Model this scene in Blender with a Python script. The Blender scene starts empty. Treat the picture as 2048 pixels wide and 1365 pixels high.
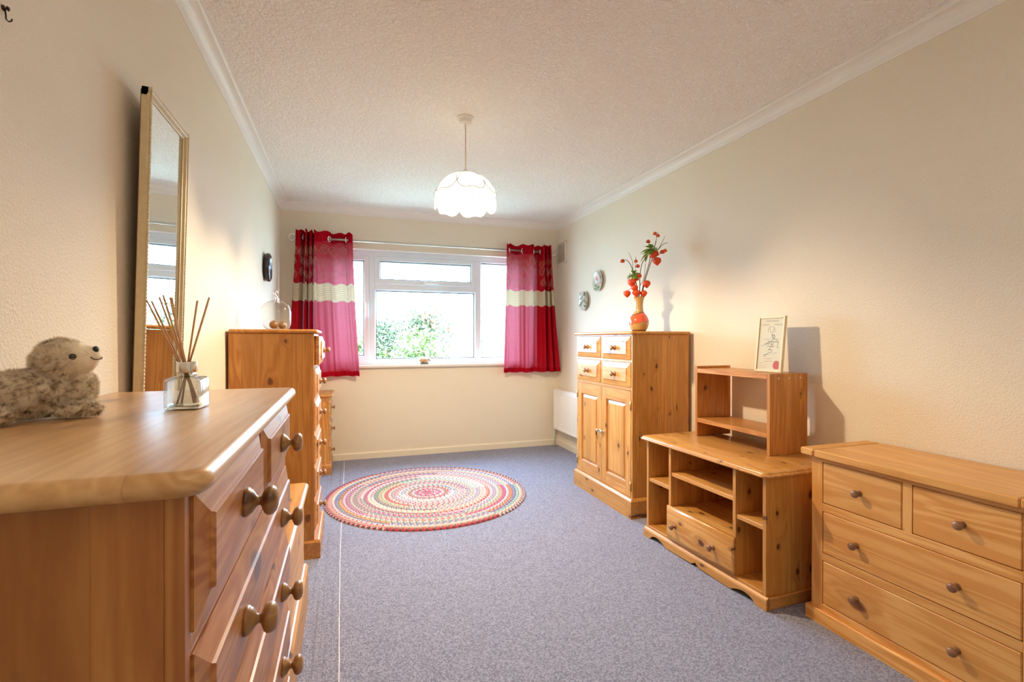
import bpy, bmesh, math, random
from mathutils import Vector, Matrix, noise

R = math.radians
PI = math.pi
SC = bpy.context.scene
COL = SC.collection
random.seed(7)

# ------------------------------------------------------------------ camera, world, lights, exposure
CAM_H = 1.13
cam_data = bpy.data.cameras.new('camera')
cam = bpy.data.objects.new('camera', cam_data)
COL.objects.link(cam)
cam.location = (0, 0, CAM_H)
cam.rotation_euler = (R(90 - 0.218), 0, R(-18.636))
cam_data.sensor_width = 36.0
cam_data.lens = 982.25 / 2048 * 36
cam_data.clip_start = 0.05
cam_data.clip_end = 200
SC.camera = cam

SC.view_settings.view_transform = 'Standard'
SC.view_settings.look = 'None'
SC.view_settings.gamma = 1
SC.view_settings.use_curve_mapping = False
SC.view_settings.exposure = 0.30
SC.cycles.use_denoising = True
SC.cycles.max_bounces = 12
SC.cycles.diffuse_bounces = 8
SC.cycles.glossy_bounces = 4
SC.cycles.transparent_max_bounces = 16
SC.cycles.transmission_bounces = 8
SC.cycles.sample_clamp_indirect = 6
SC.cycles.caustics_reflective = False
SC.cycles.caustics_refractive = False

SKY = 33.0
world = bpy.data.worlds.new('overcast_sky')
SC.world = world
world.use_nodes = True
_bg = world.node_tree.nodes['Background']
_bg.inputs[0].default_value = (0.50, 0.72, 1.0, 1)
_bg.inputs[1].default_value = SKY

XL, XR, YB, YF, ZC = -0.56, 2.15, 4.84, -0.75, 2.36     # inside faces of the room
OX0, OX1, OZ0, OZ1 = -0.29, 1.82, 0.885, 1.985           # window opening

_pl = bpy.data.lights.new('window_portal', 'AREA')
_pl.shape = 'RECTANGLE'
_pl.size = OX1 - OX0
_pl.size_y = OZ1 - OZ0
_pl.cycles.is_portal = True
_po = bpy.data.objects.new('window_portal', _pl)
_po.location = ((OX0 + OX1) / 2, YB + 0.16, (OZ0 + OZ1) / 2)
_po.rotation_euler = (R(-90), 0, 0)
COL.objects.link(_po)

# bulb of the pendant, hanging inside its shade
PEN = (0.628, 2.67)
_bl = bpy.data.lights.new('pendant_bulb_light', 'POINT')
_bl.energy = 120
_bl.color = (1.0, 0.77, 0.50)
_bl.shadow_soft_size = 0.035
_bo = bpy.data.objects.new('pendant_bulb_light', _bl)
_bo.location = (PEN[0], PEN[1], 1.915)
COL.objects.link(_bo)

# added unseen fill light aimed up at the ceiling, brightens the near end
_fl = bpy.data.lights.new('added_ceiling_fill', 'SPOT')
_fl.energy = 78
_fl.color = (1.0, 0.84, 0.64)
_fl.spot_size = R(110)
_fl.spot_blend = 0.8
_fl.shadow_soft_size = 0.08
_fo = bpy.data.objects.new('added_ceiling_fill', _fl)
_fo.location = (0.75, -0.15, 1.35)
_fo.rotation_euler = (R(180), 0, 0)
COL.objects.link(_fo)

# ------------------------------------------------------------------ node helpers
class NT:
    def __init__(s, name):
        s.m = bpy.data.materials.new(name)
        s.m.use_nodes = True
        s.t = s.m.node_tree
        s.t.nodes.clear()
        s.out = s.t.nodes.new('ShaderNodeOutputMaterial')
    def n(s, typ, **kw):
        nd = s.t.nodes.new(typ)
        for k, v in kw.items():
            if k.startswith('i_'):
                nd.inputs[k[2:].replace('_', ' ')].default_value = v
            else:
                setattr(nd, k, v)
        return nd
    def l(s, a, b):
        s.t.links.new(a, b)
    def put(s, sock, v):
        if hasattr(v, 'links') or isinstance(v, bpy.types.NodeSocket):
            s.l(v, sock)
        else:
            sock.default_value = v
    def math(s, op, a, b=0.0, c=None, clamp=False):
        nd = s.t.nodes.new('ShaderNodeMath')
        nd.operation = op
        nd.use_clamp = clamp
        s.put(nd.inputs[0], a); s.put(nd.inputs[1], b)
        if c is not None: s.put(nd.inputs[2], c)
        return nd.outputs[0]
    def mix(s, f, a, b, blend='MIX'):
        nd = s.t.nodes.new('ShaderNodeMix')
        nd.data_type = 'RGBA'
        nd.blend_type = blend
        nd.clamp_factor = True
        s.put(nd.inputs[0], f); s.put(nd.inputs[6], a if not isinstance(a, tuple) else (*a[:3], 1)); s.put(nd.inputs[7], b if not isinstance(b, tuple) else (*b[:3], 1))
        return nd.outputs[2]
    def smooth(s, v, lo, hi, a=0.0, b=1.0):
        nd = s.t.nodes.new('ShaderNodeMapRange')
        nd.interpolation_type = 'SMOOTHSTEP'
        s.put(nd.inputs[0], v)
        nd.inputs[1].default_value = lo; nd.inputs[2].default_value = hi
        nd.inputs[3].default_value = a; nd.inputs[4].default_value = b
        return nd.outputs[0]
    def noise(s, vec, scale, detail=3, rough=0.5, dist=0.0):
        nd = s.t.nodes.new('ShaderNodeTexNoise')
        nd.inputs['Scale'].default_value = scale
        nd.inputs['Detail'].default_value = detail
        nd.inputs['Roughness'].default_value = rough
        nd.inputs['Distortion'].default_value = dist
        if vec is not None: s.l(vec, nd.inputs['Vector'])
        return nd.outputs[0]
    def bump(s, h, strength, dist, normal=None):
        nd = s.t.nodes.new('ShaderNodeBump')
        nd.inputs['Strength'].default_value = strength
        nd.inputs['Distance'].default_value = dist
        s.l(h, nd.inputs['Height'])
        if normal is not None: s.l(normal, nd.inputs['Normal'])
        return nd.outputs[0]
    def bsdf(s, color, rough=0.5, metallic=0.0, normal=None, spec=0.5, coat=0.0, coat_rough=0.2, **kw):
        p = s.t.nodes.new('ShaderNodeBsdfPrincipled')
        s.put(p.inputs['Base Color'], color if not isinstance(color, tuple) else (*color[:3], 1))
        s.put(p.inputs['Roughness'], rough)
        p.inputs['Metallic'].default_value = metallic
        p.inputs['Specular IOR Level'].default_value = spec
        p.inputs['Coat Weight'].default_value = coat
        p.inputs['Coat Roughness'].default_value = coat_rough
        for k, v in kw.items():
            p.inputs[k].default_value = v
        if normal is not None: s.l(normal, p.inputs['Normal'])
        s.l(p.outputs[0], s.out.inputs[0])
        return p
    def obj(s):
        return s.t.nodes.new('ShaderNodeTexCoord').outputs['Object']

def plain(name, color, rough=0.5, metallic=0.0, spec=0.5, coat=0.0, nscale=40, var=0.06, bump=0.0, bdist=0.001, bscale=None, **kw):
    """a painted / moulded surface with a little tonal variation and fine relief"""
    t = NT(name)
    o = t.obj()
    f = t.noise(o, nscale, 3)
    c = t.mix(f, tuple(x * (1 - var) for x in color), tuple(min(1, x * (1 + var)) for x in color))
    nm = None
    if bump > 0:
        nm = t.bump(t.noise(o, bscale or nscale * 4, 3), bump, bdist)
    t.bsdf(c, rough, metallic, nm, spec, coat, **kw)
    return t.m

def pine(name, grain, stave_ax, light, mid, dark, knots=0.75, rough=0.36, coat=0.25, stave=0.085, kscale=6.0, seed=0.0, contrast=1.0, ksize=1.0):
    """glued pine boards: grain runs along one axis, staves lie side by side on another, with knots"""
    t = NT(name)
    o = t.obj()
    oi = t.n('ShaderNodeObjectInfo')
    off = t.math('MULTIPLY_ADD', oi.outputs['Random'], 31.7, seed)
    cmb = t.n('ShaderNodeCombineXYZ')
    for i in range(3): t.l(off, cmb.inputs[i])
    add = t.n('ShaderNodeVectorMath', operation='ADD')
    t.l(o, add.inputs[0]); t.l(cmb.outputs[0], add.inputs[1])
    p = add.outputs[0]
    sep = t.n('ShaderNodeSeparateXYZ'); t.l(o, sep.inputs[0])
    ax = 'xyz'.index(stave_ax)
    sid = t.math('FLOOR', t.math('MULTIPLY_ADD', sep.outputs[ax], 1 / stave, 0.37))
    wn = t.n('ShaderNodeTexWhiteNoise', noise_dimensions='2D')
    cv = t.n('ShaderNodeCombineXYZ'); t.l(sid, cv.inputs[0]); t.l(off, cv.inputs[1]); t.l(cv.outputs[0], wn.inputs['Vector'])
    stv = wn.outputs['Value']
    # every stave shifts the grain along and across so that rings break at the joint
    shift = t.n('ShaderNodeVectorMath', operation='MULTIPLY_ADD')
    t.l(wn.outputs['Color'], shift.inputs[0]); shift.inputs[1].default_value = (3.1, 2.7, 3.9); t.l(p, shift.inputs[2])
    p2 = shift.outputs[0]
    g = 'xyz'.index(grain)
    sc = [1.0, 1.0, 1.0]; sc[g] = 0.085
    mp = t.n('ShaderNodeMapping'); mp.inputs['Scale'].default_value = sc; t.l(p2, mp.inputs['Vector'])
    ks = [1.0, 1.0, 1.0]; ks[g] = 0.62
    mk = t.n('ShaderNodeMapping'); mk.inputs['Scale'].default_value = ks; t.l(p2, mk.inputs['Vector'])
    wob = t.n('ShaderNodeTexNoise'); wob.inputs['Scale'].default_value = 14; t.l(mk.outputs[0], wob.inputs['Vector'])
    wv = t.n('ShaderNodeVectorMath', operation='MULTIPLY_ADD'); t.l(wob.outputs['Color'], wv.inputs[0]); wv.inputs[1].default_value = (0.03, 0.03, 0.03); t.l(mk.outputs[0], wv.inputs[2])
    s2 = t.n('ShaderNodeSeparateXYZ'); t.l(wv.outputs[0], s2.inputs[0])
    c2 = t.n('ShaderNodeCombineXYZ'); t.l(s2.outputs[g], c2.inputs[0]); t.l(s2.outputs[ax], c2.inputs[1])
    vo = t.n('ShaderNodeTexVoronoi', voronoi_dimensions='2D'); vo.inputs['Scale'].default_value = kscale; t.l(c2.outputs[0], vo.inputs['Vector'])
    d = vo.outputs['Distance']
    vs = t.n('ShaderNodeSeparateColor'); t.l(vo.outputs['Color'], vs.inputs[0])
    exist = t.math('LESS_THAN', vs.outputs[0], knots)
    rad = t.math('MULTIPLY_ADD', vs.outputs[1], 0.075 * ksize, 0.028 * ksize)
    q = t.math('DIVIDE', d, rad)
    knot = t.math('MULTIPLY', t.smooth(q, 0.75, 1.25, 1, 0), exist)
    core = t.math('MULTIPLY', t.smooth(q, 0.3, 0.95, 1, 0), exist)
    halo = t.math('MULTIPLY', t.smooth(q, 0.9, 4.2, 1, 0), exist)
    n1 = t.noise(mp.outputs[0], 9, 3, 0.55, 0.4)
    ring = t.math('MULTIPLY_ADD', n1, 9.0, t.math('MULTIPLY', halo, 0.9))
    ring = t.math('PINGPONG', ring, 0.5)
    ring = t.smooth(ring, 0.0, 0.5)
    n2 = t.noise(mp.outputs[0], 170, 2, 0.6)
    n3 = t.noise(mp.outputs[0], 3.2, 2, 0.5)
    f = t.math('MULTIPLY_ADD', ring, 0.60 * contrast, t.math('MULTIPLY_ADD', n2, 0.45 * contrast, t.math('MULTIPLY', n3, 0.75)))
    f = t.math('MULTIPLY_ADD', f, 1.25, -0.42, clamp=True)
    c = t.mix(f, light, (mid[0] * .86, mid[1] * .76, mid[2] * .66))
    c = t.mix(t.math('MULTIPLY', stv, 0.55), c, tuple(x * 0.74 for x in mid))
    c = t.mix(t.math('MULTIPLY', halo, 0.45), c, tuple(a * 0.55 + b * 0.45 for a, b in zip(mid, dark)))
    c = t.mix(t.math('MULTIPLY', knot, 0.82), c, dark)
    c = t.mix(t.math('MULTIPLY', core, 0.5), c, tuple(x * 0.5 for x in dark))
    frac = t.math('FRACT', t.math('MULTIPLY_ADD', sep.outputs[ax], 1 / stave, 0.37))
    jn = t.math('ABSOLUTE', t.math('SUBTRACT', frac, 0.5))
    c = t.mix(t.smooth(jn, 0.488, 0.5, 0, 0.35), c, tuple(x * 0.5 for x in mid))
    nm = t.bump(t.math('ADD', n2, t.math('MULTIPLY', ring, 0.4)), 0.12, 0.001)
    t.bsdf(c, t.math('MULTIPLY_ADD', n2, 0.12, rough - 0.04), 0, nm, 0.5, coat, 0.30)
    return t.m

def glass_mat(name, tint=(1, 1, 1), rough=0.0, refl=1.0, ior=1.5, base=0.0):
    """thin clear glass: sees through, mirrors by fresnel"""
    t = NT(name)
    tr = t.n('ShaderNodeBsdfTransparent'); tr.inputs[0].default_value = (*tint, 1)
    gl = t.n('ShaderNodeBsdfGlossy'); gl.inputs['Roughness'].default_value = rough
    fr = t.n('ShaderNodeFresnel'); ge = t.n('ShaderNodeNewGeometry'); t.l(t.math('MULTIPLY_ADD', ge.outputs['Backfacing'], 1 / ior - ior, ior), fr.inputs[0])
    wob = t.bump(t.noise(t.obj(), 25, 2), 0.04, 0.002)
    t.l(wob, gl.inputs['Normal'])
    f = t.math('MULTIPLY_ADD', fr.outputs[0], refl, base, clamp=True)
    mx = t.n('ShaderNodeMixShader'); t.l(f, mx.inputs[0]); t.l(tr.outputs[0], mx.inputs[1]); t.l(gl.outputs[0], mx.inputs[2])
    t.l(mx.outputs[0], t.out.inputs[0])
    return t.m

# ------------------------------------------------------------------ materials
OR_L, OR_M, OR_D = (0.72, 0.36, 0.095), (0.55, 0.235, 0.048), (0.15, 0.042, 0.010)
HO_L, HO_M, HO_D = (0.90, 0.54, 0.20), (0.78, 0.40, 0.11), (0.22, 0.07, 0.025)
M = {}
def P(grain, stave_ax, kind='amber', **kw):
    key = (grain, stave_ax, kind, tuple(sorted(kw.items())))
    if key not in M:
        if kind == 'amber':
            M[key] = pine('amber_pine_' + grain + stave_ax, grain, stave_ax, OR_L, OR_M, OR_D, **kw)
        elif kind == 'near':
            M[key] = pine('old_pine_' + grain + stave_ax, grain, stave_ax, (0.58, 0.27, 0.075), (0.42, 0.158, 0.034), (0.11, 0.030, 0.009), kscale=4.2, **kw)
        elif kind == 'neartop_sheen':  # same pine as the chest, window sheen put in as paler colour
            M[key] = pine('sheen_painted_pine_top', grain, stave_ax, (0.70, 0.43, 0.18), (0.55, 0.29, 0.10), (0.20, 0.08, 0.03), **{**dict(kscale=4.5, stave=.11, contrast=.6, knots=.5), **kw})
        elif kind == 'honey':
            M[key] = pine('honey_pine_' + grain + stave_ax, grain, stave_ax, HO_L, HO_M, HO_D, **{**dict(knots=0.22, kscale=3.6, stave=0.2, coat=0.05, rough=0.42, contrast=1.1), **kw})
        elif kind == 'knotty':
            M[key] = pine('knotty_pine_' + grain + stave_ax, grain, stave_ax, (0.76, 0.42, 0.13), (0.60, 0.28, 0.06), (0.10, 0.028, 0.010), **{**dict(coat=.12, knots=0.55, kscale=8.5, ksize=1.05, stave=0.07, contrast=.7), **kw})
    return M[key]

def wall_mat(name, col, bs=150, strength=0.75):
    t = NT(name)
    o = t.obj()
    a = t.noise(o, bs, 4, 0.6, 0.3)
    b = t.noise(o, 2.1, 3)
    c = t.mix(b, tuple(x * 0.97 for x in col), col)
    c = t.mix(t.math('MULTIPLY', a, 0.16), c, tuple(x * 0.8 for x in col))
    nm = t.bump(a, strength, 0.004)
    t.bsdf(c, 0.72, 0, nm, 0.3)
    return t.m
WALL = wall_mat('cream_textured_wallpaper', (0.83, 0.765, 0.635))

def ceiling_mat():
    t = NT('stippled_white_ceiling')
    o = t.obj()
    v = t.n('ShaderNodeTexVoronoi'); v.inputs['Scale'].default_value = 62
    w = t.n('ShaderNodeTexNoise'); w.inputs['Scale'].default_value = 30; w.inputs['Detail'].default_value = 3
    t.l(o, w.inputs['Vector'])
    ad = t.n('ShaderNodeVectorMath', operation='MULTIPLY_ADD'); t.l(w.outputs['Color'], ad.inputs[0]); ad.inputs[1].default_value = (.05, .05, .05); t.l(o, ad.inputs[2])
    t.l(ad.outputs[0], v.inputs['Vector'])
    h = t.smooth(v.outputs['Distance'], 0.1, 0.75)
    h2 = t.math('MULTIPLY_ADD', t.noise(o, 110, 3), 0.5, h)
    c = t.mix(t.math('MULTIPLY', h, 0.4), (0.94, 0.935, 0.915), (0.78, 0.735, 0.71))
    t.bsdf(c, 0.8, 0, t.bump(h2, 0.6, 0.009), 0.2)
    return t.m
CEIL = ceiling_mat()

def carpet_mat():
    t = NT('grey_loop_pile_carpet')
    o = t.obj()
    a = t.noise(o, 420, 2, 0.7)
    v = t.n('ShaderNodeTexVoronoi'); v.inputs['Scale'].default_value = 210; t.l(o, v.inputs['Vector'])
    vs = t.n('ShaderNodeSeparateColor'); t.l(v.outputs['Color'], vs.inputs[0])
    b = t.noise(o, 1.3, 3)
    c = t.mix(t.smooth(vs.outputs[0], 0.1, 0.9), (0.18, 0.20, 0.29), (0.415, 0.44, 0.60))
    c = t.mix(t.math('MULTIPLY', a, 0.5), c, (0.29, 0.30, 0.385))
    c = t.mix(t.math('MULTIPLY', b, 0.18), c, (0.24, 0.23, 0.25))
    # faint long streaks of wear beside the seam
    sp = t.n('ShaderNodeSeparateXYZ'); t.l(o, sp.inputs[0])
    mpn = t.n('ShaderNodeMapping'); mpn.inputs['Scale'].default_value = (90, 0.8, 1); t.l(o, mpn.inputs['Vector'])
    st = t.noise(mpn.outputs[0], 1.0, 2)
    zone = t.math('MULTIPLY', t.smooth(sp.outputs[0], -0.22, -0.14), t.smooth(sp.outputs[0], -0.05, 0.0, 1, 0))
    c = t.mix(t.math('MULTIPLY', t.math('MULTIPLY', t.smooth(st, 0.5, 0.72), zone), 0.4), c, (0.16, 0.14, 0.15))
    nm = t.bump(t.math('ADD', v.outputs['Distance'], a), 0.6, 0.004)
    t.bsdf(c, 0.95, 0, nm, 0.1)
    return t.m
CARPET = carpet_mat()
PAINT = plain('white_gloss_paint', (0.82, 0.81, 0.78), 0.4, var=0.02, bump=0.05)
CREAMPAINT = plain('cream_gloss_paint', (0.80, 0.745, 0.62), 0.45, var=0.03, bump=0.08)
UPVC = plain('white_plastic_window', (0.76, 0.87, 0.97), 0.3, var=0.01)
RADW = plain('white_radiator_enamel', (0.86, 0.85, 0.82), 0.3, var=0.02)
CHROME = plain('brushed_chrome', (0.78, 0.77, 0.75), 0.18, 1.0, var=0.03)
STEEL = plain('satin_steel', (0.6, 0.58, 0.55), 0.35, 1.0, var=0.05)
BRASS = plain('aged_brass', (0.55, 0.40, 0.18), 0.3, 1.0, var=0.1)
DARK = plain('painted_gap_shade', (0.03, 0.02, 0.015), 0.8)
BLACK = plain('gloss_black', (0.012, 0.012, 0.014), 0.12, coat=0.5)
GLASS = glass_mat('window_glass', (0.97, 0.985, 0.98), refl=1.0)
CLEAR = glass_mat('clear_glass', (0.95, 0.965, 0.96), refl=1.6, base=0.05)
WHITEP = plain('white_plastic', (0.84, 0.83, 0.80), 0.4, var=0.01)
KNOBM = pine('turned_pine_knob', 'x', 'z', (0.52, 0.31, 0.12), (0.36, 0.19, 0.065), (0.09, 0.03, 0.01), knots=0.05, stave=1.0, coat=0.35, contrast=1.2)
KNOBD = pine('brown_turned_knob', 'x', 'z', (0.34, 0.18, 0.085), (0.24, 0.11, 0.045), (0.06, 0.02, 0.01), knots=0.0, stave=1.0, coat=0.4)

# ------------------------------------------------------------------ mesh helpers
class MB:
    def __init__(s):
        s.v = []; s.f = []; s.sm = []; s.mi = []; s.col = []
    def add(s, vs, fs, smooth=False, mi=0):
        b = len(s.v)
        s.v += [tuple(v) for v in vs]
        s.f += [tuple(i + b for i in f) for f in fs]
        s.sm += [smooth] * len(fs)
        s.mi += [mi] * len(fs)
        return b
    def box(s, x0, x1, y0, y1, z0, z1, c=0.0015, mi=0):
        """box with chamfered edges"""
        if x0 > x1: x0, x1 = x1, x0
        if y0 > y1: y0, y1 = y1, y0
        if z0 > z1: z0, z1 = z1, z0
        c = min(c, (x1 - x0) * .4, (y1 - y0) * .4, (z1 - z0) * .4)
        vs = []; idx = {}
        for sx in (0, 1):
            for sy in (0, 1):
                for sz in (0, 1):
                    X, Y, Z = (x0, x1)[sx], (y0, y1)[sy], (z0, z1)[sz]
                    dx, dy, dz = (c, -c)[sx], (c, -c)[sy], (c, -c)[sz]
                    for k, p in enumerate(((X, Y + dy, Z + dz), (X + dx, Y, Z + dz), (X + dx, Y + dy, Z))):
                        idx[(sx, sy, sz, k)] = len(vs); vs.append(p)
        fs = []
        q = lambda *a: idx[a]
        for sg in (0, 1):
            fs.append([q(sg, 0, 0, 0), q(sg, 1, 0, 0), q(sg, 1, 1, 0), q(sg, 0, 1, 0)][::(1 if sg else -1)])
            fs.append([q(0, sg, 0, 1), q(1, sg, 0, 1), q(1, sg, 1, 1), q(0, sg, 1, 1)][::(-1 if sg else 1)])
            fs.append([q(0, 0, sg, 2), q(1, 0, sg, 2), q(1, 1, sg, 2), q(0, 1, sg, 2)][::(1 if sg else -1)])
        for a in (0, 1):
            for b in (0, 1):
                fs.append([q(a, b, 0, 0), q(a, b, 1, 0), q(a, b, 1, 1), q(a, b, 0, 1)][::(1 if a != b else -1)])
                fs.append([q(a, 0, b, 0), q(a, 1, b, 0), q(a, 1, b, 2), q(a, 0, b, 2)][::(-1 if a != b else 1)])
                fs.append([q(0, a, b, 1), q(1, a, b, 1), q(1, a, b, 2), q(0, a, b, 2)][::(1 if a != b else -1)])
        for a in (0, 1):
            for b in (0, 1):
                for c_ in (0, 1):
                    fs.append([q(a, b, c_, 0), q(a, b, c_, 1), q(a, b, c_, 2)][::(1 if (a + b + c_) % 2 else -1)])
        s.add(vs, fs, False, mi)
        return s
    def lathe(s, prof, n=24, axis='z', o=(0, 0, 0), smooth=True, mi=0, sx=1.0, sy=1.0):
        """prof: (radius, height) pairs"""
        vs = []; fs = []
        for r, h in prof:
            for i in range(n):
                a = 2 * PI * i / n
                p = (r * math.cos(a) * sx, r * math.sin(a) * sy, h)
                if axis == 'y': p = (p[0], p[2], p[1])
                if axis == '-y': p = (p[0], -p[2], p[1])
                if axis == 'x': p = (p[2], p[0], p[1])
                vs.append((p[0] + o[0], p[1] + o[1], p[2] + o[2]))
        m = len(prof)
        for j in range(m - 1):
            for i in range(n):
                k = (i + 1) % n
                fs.append((j * n + i, j * n + k, (j + 1) * n + k, (j + 1) * n + i))
        if prof[0][0] > 1e-5: fs.append(tuple(range(n))[::-1])
        if prof[-1][0] > 1e-5: fs.append(tuple((m - 1) * n + i for i in range(n)))
        s.add(vs, fs, smooth, mi)
        return s
    def tube(s, pts, r, n=8, caps=True, closed=False, smooth=True, mi=0):
        pts = [Vector(p) for p in pts]
        m = len(pts)
        rs = r if isinstance(r, (list, tuple)) else [r] * m
        vs = []; fs = []
        up = None
        for i, p in enumerate(pts):
            if closed:
                t = (pts[(i + 1) % m] - pts[i - 1])
            else:
                t = pts[min(i + 1, m - 1)] - pts[max(i - 1, 0)]
            t = t.normalized() if t.length > 1e-9 else Vector((0, 0, 1))
            if up is None:
                up = Vector((0, 0, 1)) if abs(t.z) < 0.9 else Vector((1, 0, 0))
            a = t.cross(up)
            if a.length < 1e-6: a = t.orthogonal()
            a.normalize(); b = a.cross(t).normalized(); up = b
            for k in range(n):
                w = 2 * PI * k / n
                vs.append(p + (a * math.cos(w) + b * math.sin(w)) * rs[i])
        rng = m if closed else m - 1
        for i in range(rng):
            j = (i + 1) % m
            for k in range(n):
                l = (k + 1) % n
                fs.append((i * n + k, i * n + l, j * n + l, j * n + k))
        if caps and not closed:
            fs.append(tuple(range(n))[::-1]); fs.append(tuple((m - 1) * n + k for k in range(n)))
        s.add(vs, fs, smooth, mi)
        return s
    def ell(s, c, r, n=16, m=10, rot=None, mi=0):
        vs = []; fs = []
        for j in range(m + 1):
            th = PI * j / m
            for i in range(n):
                a = 2 * PI * i / n
                p = Vector((r[0] * math.sin(th) * math.cos(a), r[1] * math.sin(th) * math.sin(a), r[2] * math.cos(th)))
                if rot is not None: p = rot @ p
                vs.append(p + Vector(c))
        for j in range(m):
            for i in range(n):
                k = (i + 1) % n
                fs.append((j * n + i, (j + 1) * n + i, (j + 1) * n + k, j * n + k))
        s.add(vs, fs, True, mi)
        return s
    def loft_rect(s, x0, x1, y0, y1, prof, cr=0.02, seg=5, inset_back=True, smooth=True, mi=0):
        """rounded rectangle lofted through (inset, z) pairs, capped at both ends"""
        rings = []
        for d, z in prof:
            a0, a1, b0 = x0 + d, x1 - d, y0 + d
            b1 = y1 - (d if inset_back else 0)
            r = max(cr - d, 0.0006)
            ring = []
            for cx, cy, st in ((a1 - r, b1 - r, 0), (a0 + r, b1 - r, 1), (a0 + r, b0 + r, 2), (a1 - r, b0 + r, 3)):
                for k in range(seg + 1):
                    a = PI / 2 * (st + k / seg)
                    ring.append((cx + r * math.cos(a), cy + r * math.sin(a), z))
            rings.append(ring)
        n = len(rings[0]); vs = [p for r_ in rings for p in r_]
        fs = []
        b = s.add(vs, [], smooth)
        side = []
        for j in range(len(rings) - 1):
            for i in range(n):
                k = (i + 1) % n
                side.append((b + j * n + i, b + j * n + k, b + (j + 1) * n + k, b + (j + 1) * n + i))
        s.f += side; s.sm += [smooth] * len(side); s.mi += [mi] * len(side)
        s.f += [tuple(b + i for i in range(n))[::-1], tuple(b + (len(rings) - 1) * n + i for i in range(n))]
        s.sm += [False, False]; s.mi += [mi, mi]
        return s
    def prism(s, poly, ax, a, b_, mi=0, smooth=False):
        """extrude a 2D polygon along ax (0,1,2) from a to b_"""
        def mk(p, t):
            q = [0, 0, 0]; o = [i for i in range(3) if i != ax]
            q[o[0]], q[o[1]], q[ax] = p[0], p[1], t
            return tuple(q)
        n = len(poly)
        vs = [mk(p, a) for p in poly] + [mk(p, b_) for p in poly]
        fs = [tuple(range(n))[::-1], tuple(range(n, 2 * n))]
        for i in range(n):
            k = (i + 1) % n
            fs.append((i, k, n + k, n + i))
        s.add(vs, fs, smooth, mi)
        return s
    def build(s, name, mats, parent=None, fix=True, col=None, loc=None):
        me = bpy.data.meshes.new(name)
        me.from_pydata(s.v, [], s.f)
        if not isinstance(mats, (list, tuple)): mats = [mats]
        for m_ in mats: me.materials.append(m_)
        me.polygons.foreach_set('use_smooth', s.sm)
        me.polygons.foreach_set('material_index', s.mi)
        if col is not None:
            at = me.color_attributes.new('Col', 'FLOAT_COLOR', 'POINT')
            flat = []
            for c in col: flat += [c[0], c[1], c[2], 1.0]
            at.data.foreach_set('color', flat)
        me.update()
        if fix:
            bm = bmesh.new(); bm.from_mesh(me)
            bmesh.ops.recalc_face_normals(bm, faces=bm.faces)
            bm.to_mesh(me); bm.free()
        ob = bpy.data.objects.new(name, me)
        COL.objects.link(ob)
        if parent is not None: ob.parent = parent
        if loc is not None: ob.location = loc
        return ob

def sharp(ob, angle=35):
    """smooth shading that keeps hard corners"""
    me = ob.data
    bm = bmesh.new(); bm.from_mesh(me)
    for e in bm.edges:
        if len(e.link_faces) == 2 and e.calc_face_angle(0) > R(angle): e.smooth = False
    for f in bm.faces: f.smooth = True
    bm.to_mesh(me); bm.free()
    return ob

def thing(name, label, cat, loc=(0, 0, 0), rz=0.0, group=None):
    o = bpy.data.objects.new(name, None)
    o.empty_display_size = 0.05
    COL.objects.link(o)
    o.location = loc; o.rotation_euler = (0, 0, rz)
    o['label'] = label; o['category'] = cat
    if group: o['group'] = group
    return o
def tag(o, label, cat, group=None, kind=None):
    o['label'] = label; o['category'] = cat
    if group: o['group'] = group
    if kind: o['kind'] = kind
    return o
def struct(o, label, cat='structure'):
    o['kind'] = 'structure'; o['label'] = label; o['category'] = cat
    return o

# ------------------------------------------------------------------ the room
b = MB(); b.box(XL - .1, XR + .1, YF - .1, YB + .3, -0.12, 0, 0)
floor = struct(b.build('floor', CARPET), 'grey loop pile carpet covering the whole floor', 'floor')
pts = []
for i in range(90):
    y = YF + .3 + (YB - .05 - YF - .3) * i / 89
    pts.append((-0.026 + 0.006 * math.sin(y * 1.7) + 0.0015 * noise.noise(Vector((y * 9, 0, 0))), y, 0.0008))
b = MB()
vs = []; fs = []
for i, p in enumerate(pts):
    w = 0.0022 * (0.7 + 0.6 * abs(noise.noise(Vector((p[1] * 30, 3, 0)))))
    vs += [(p[0] - w, p[1], 0.0002), (p[0], p[1], 0.0016), (p[0] + w, p[1], 0.0002)]
for i in range(len(pts) - 1):
    k = i * 3
    fs += [(k, k + 1, k + 4, k + 3), (k + 1, k + 2, k + 5, k + 4)]
b.add(vs, fs)
sm = b.build('seam', plain('white_seam_thread', (0.85, 0.85, 0.86), 0.8), floor)
sm['label'] = 'thin white seam running along the carpet'

b = MB(); b.box(XL - .1, XR + .1, YF - .1, YB + .3, ZC, ZC + .12, 0)
struct(b.build('ceiling', CEIL), 'white stippled textured ceiling', 'ceiling')
b = MB(); b.box(XL - .12, XL, YF - .1, YB + .3, 0, ZC, 0)
struct(b.build('wall_left', WALL), 'cream textured wall behind the mirror and tall chest', 'wall')
b = MB(); b.box(XR, XR + .12, YF - .1, YB + .3, 0, ZC, 0)
struct(b.build('wall_right', WALL), 'cream textured wall behind the cabinet and radiator', 'wall')
b = MB(); b.box(XL, XR, YF - .12, YF, 0, ZC, 0)
struct(b.build('wall_front', WALL), 'cream wall behind the camera', 'wall')
b = MB()
WT = 0.27
b.box(XL, OX0, YB, YB + WT, 0, ZC, 0); b.box(OX1, XR, YB, YB + WT, 0, ZC, 0)
b.box(OX0, OX1, YB, YB + WT, 0, OZ0 - .025, 0); b.box(OX0, OX1, YB, YB + WT, OZ1, ZC, 0)
struct(b.build('wall_back', WALL), 'cream wall with the wide white window', 'wall')

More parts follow.
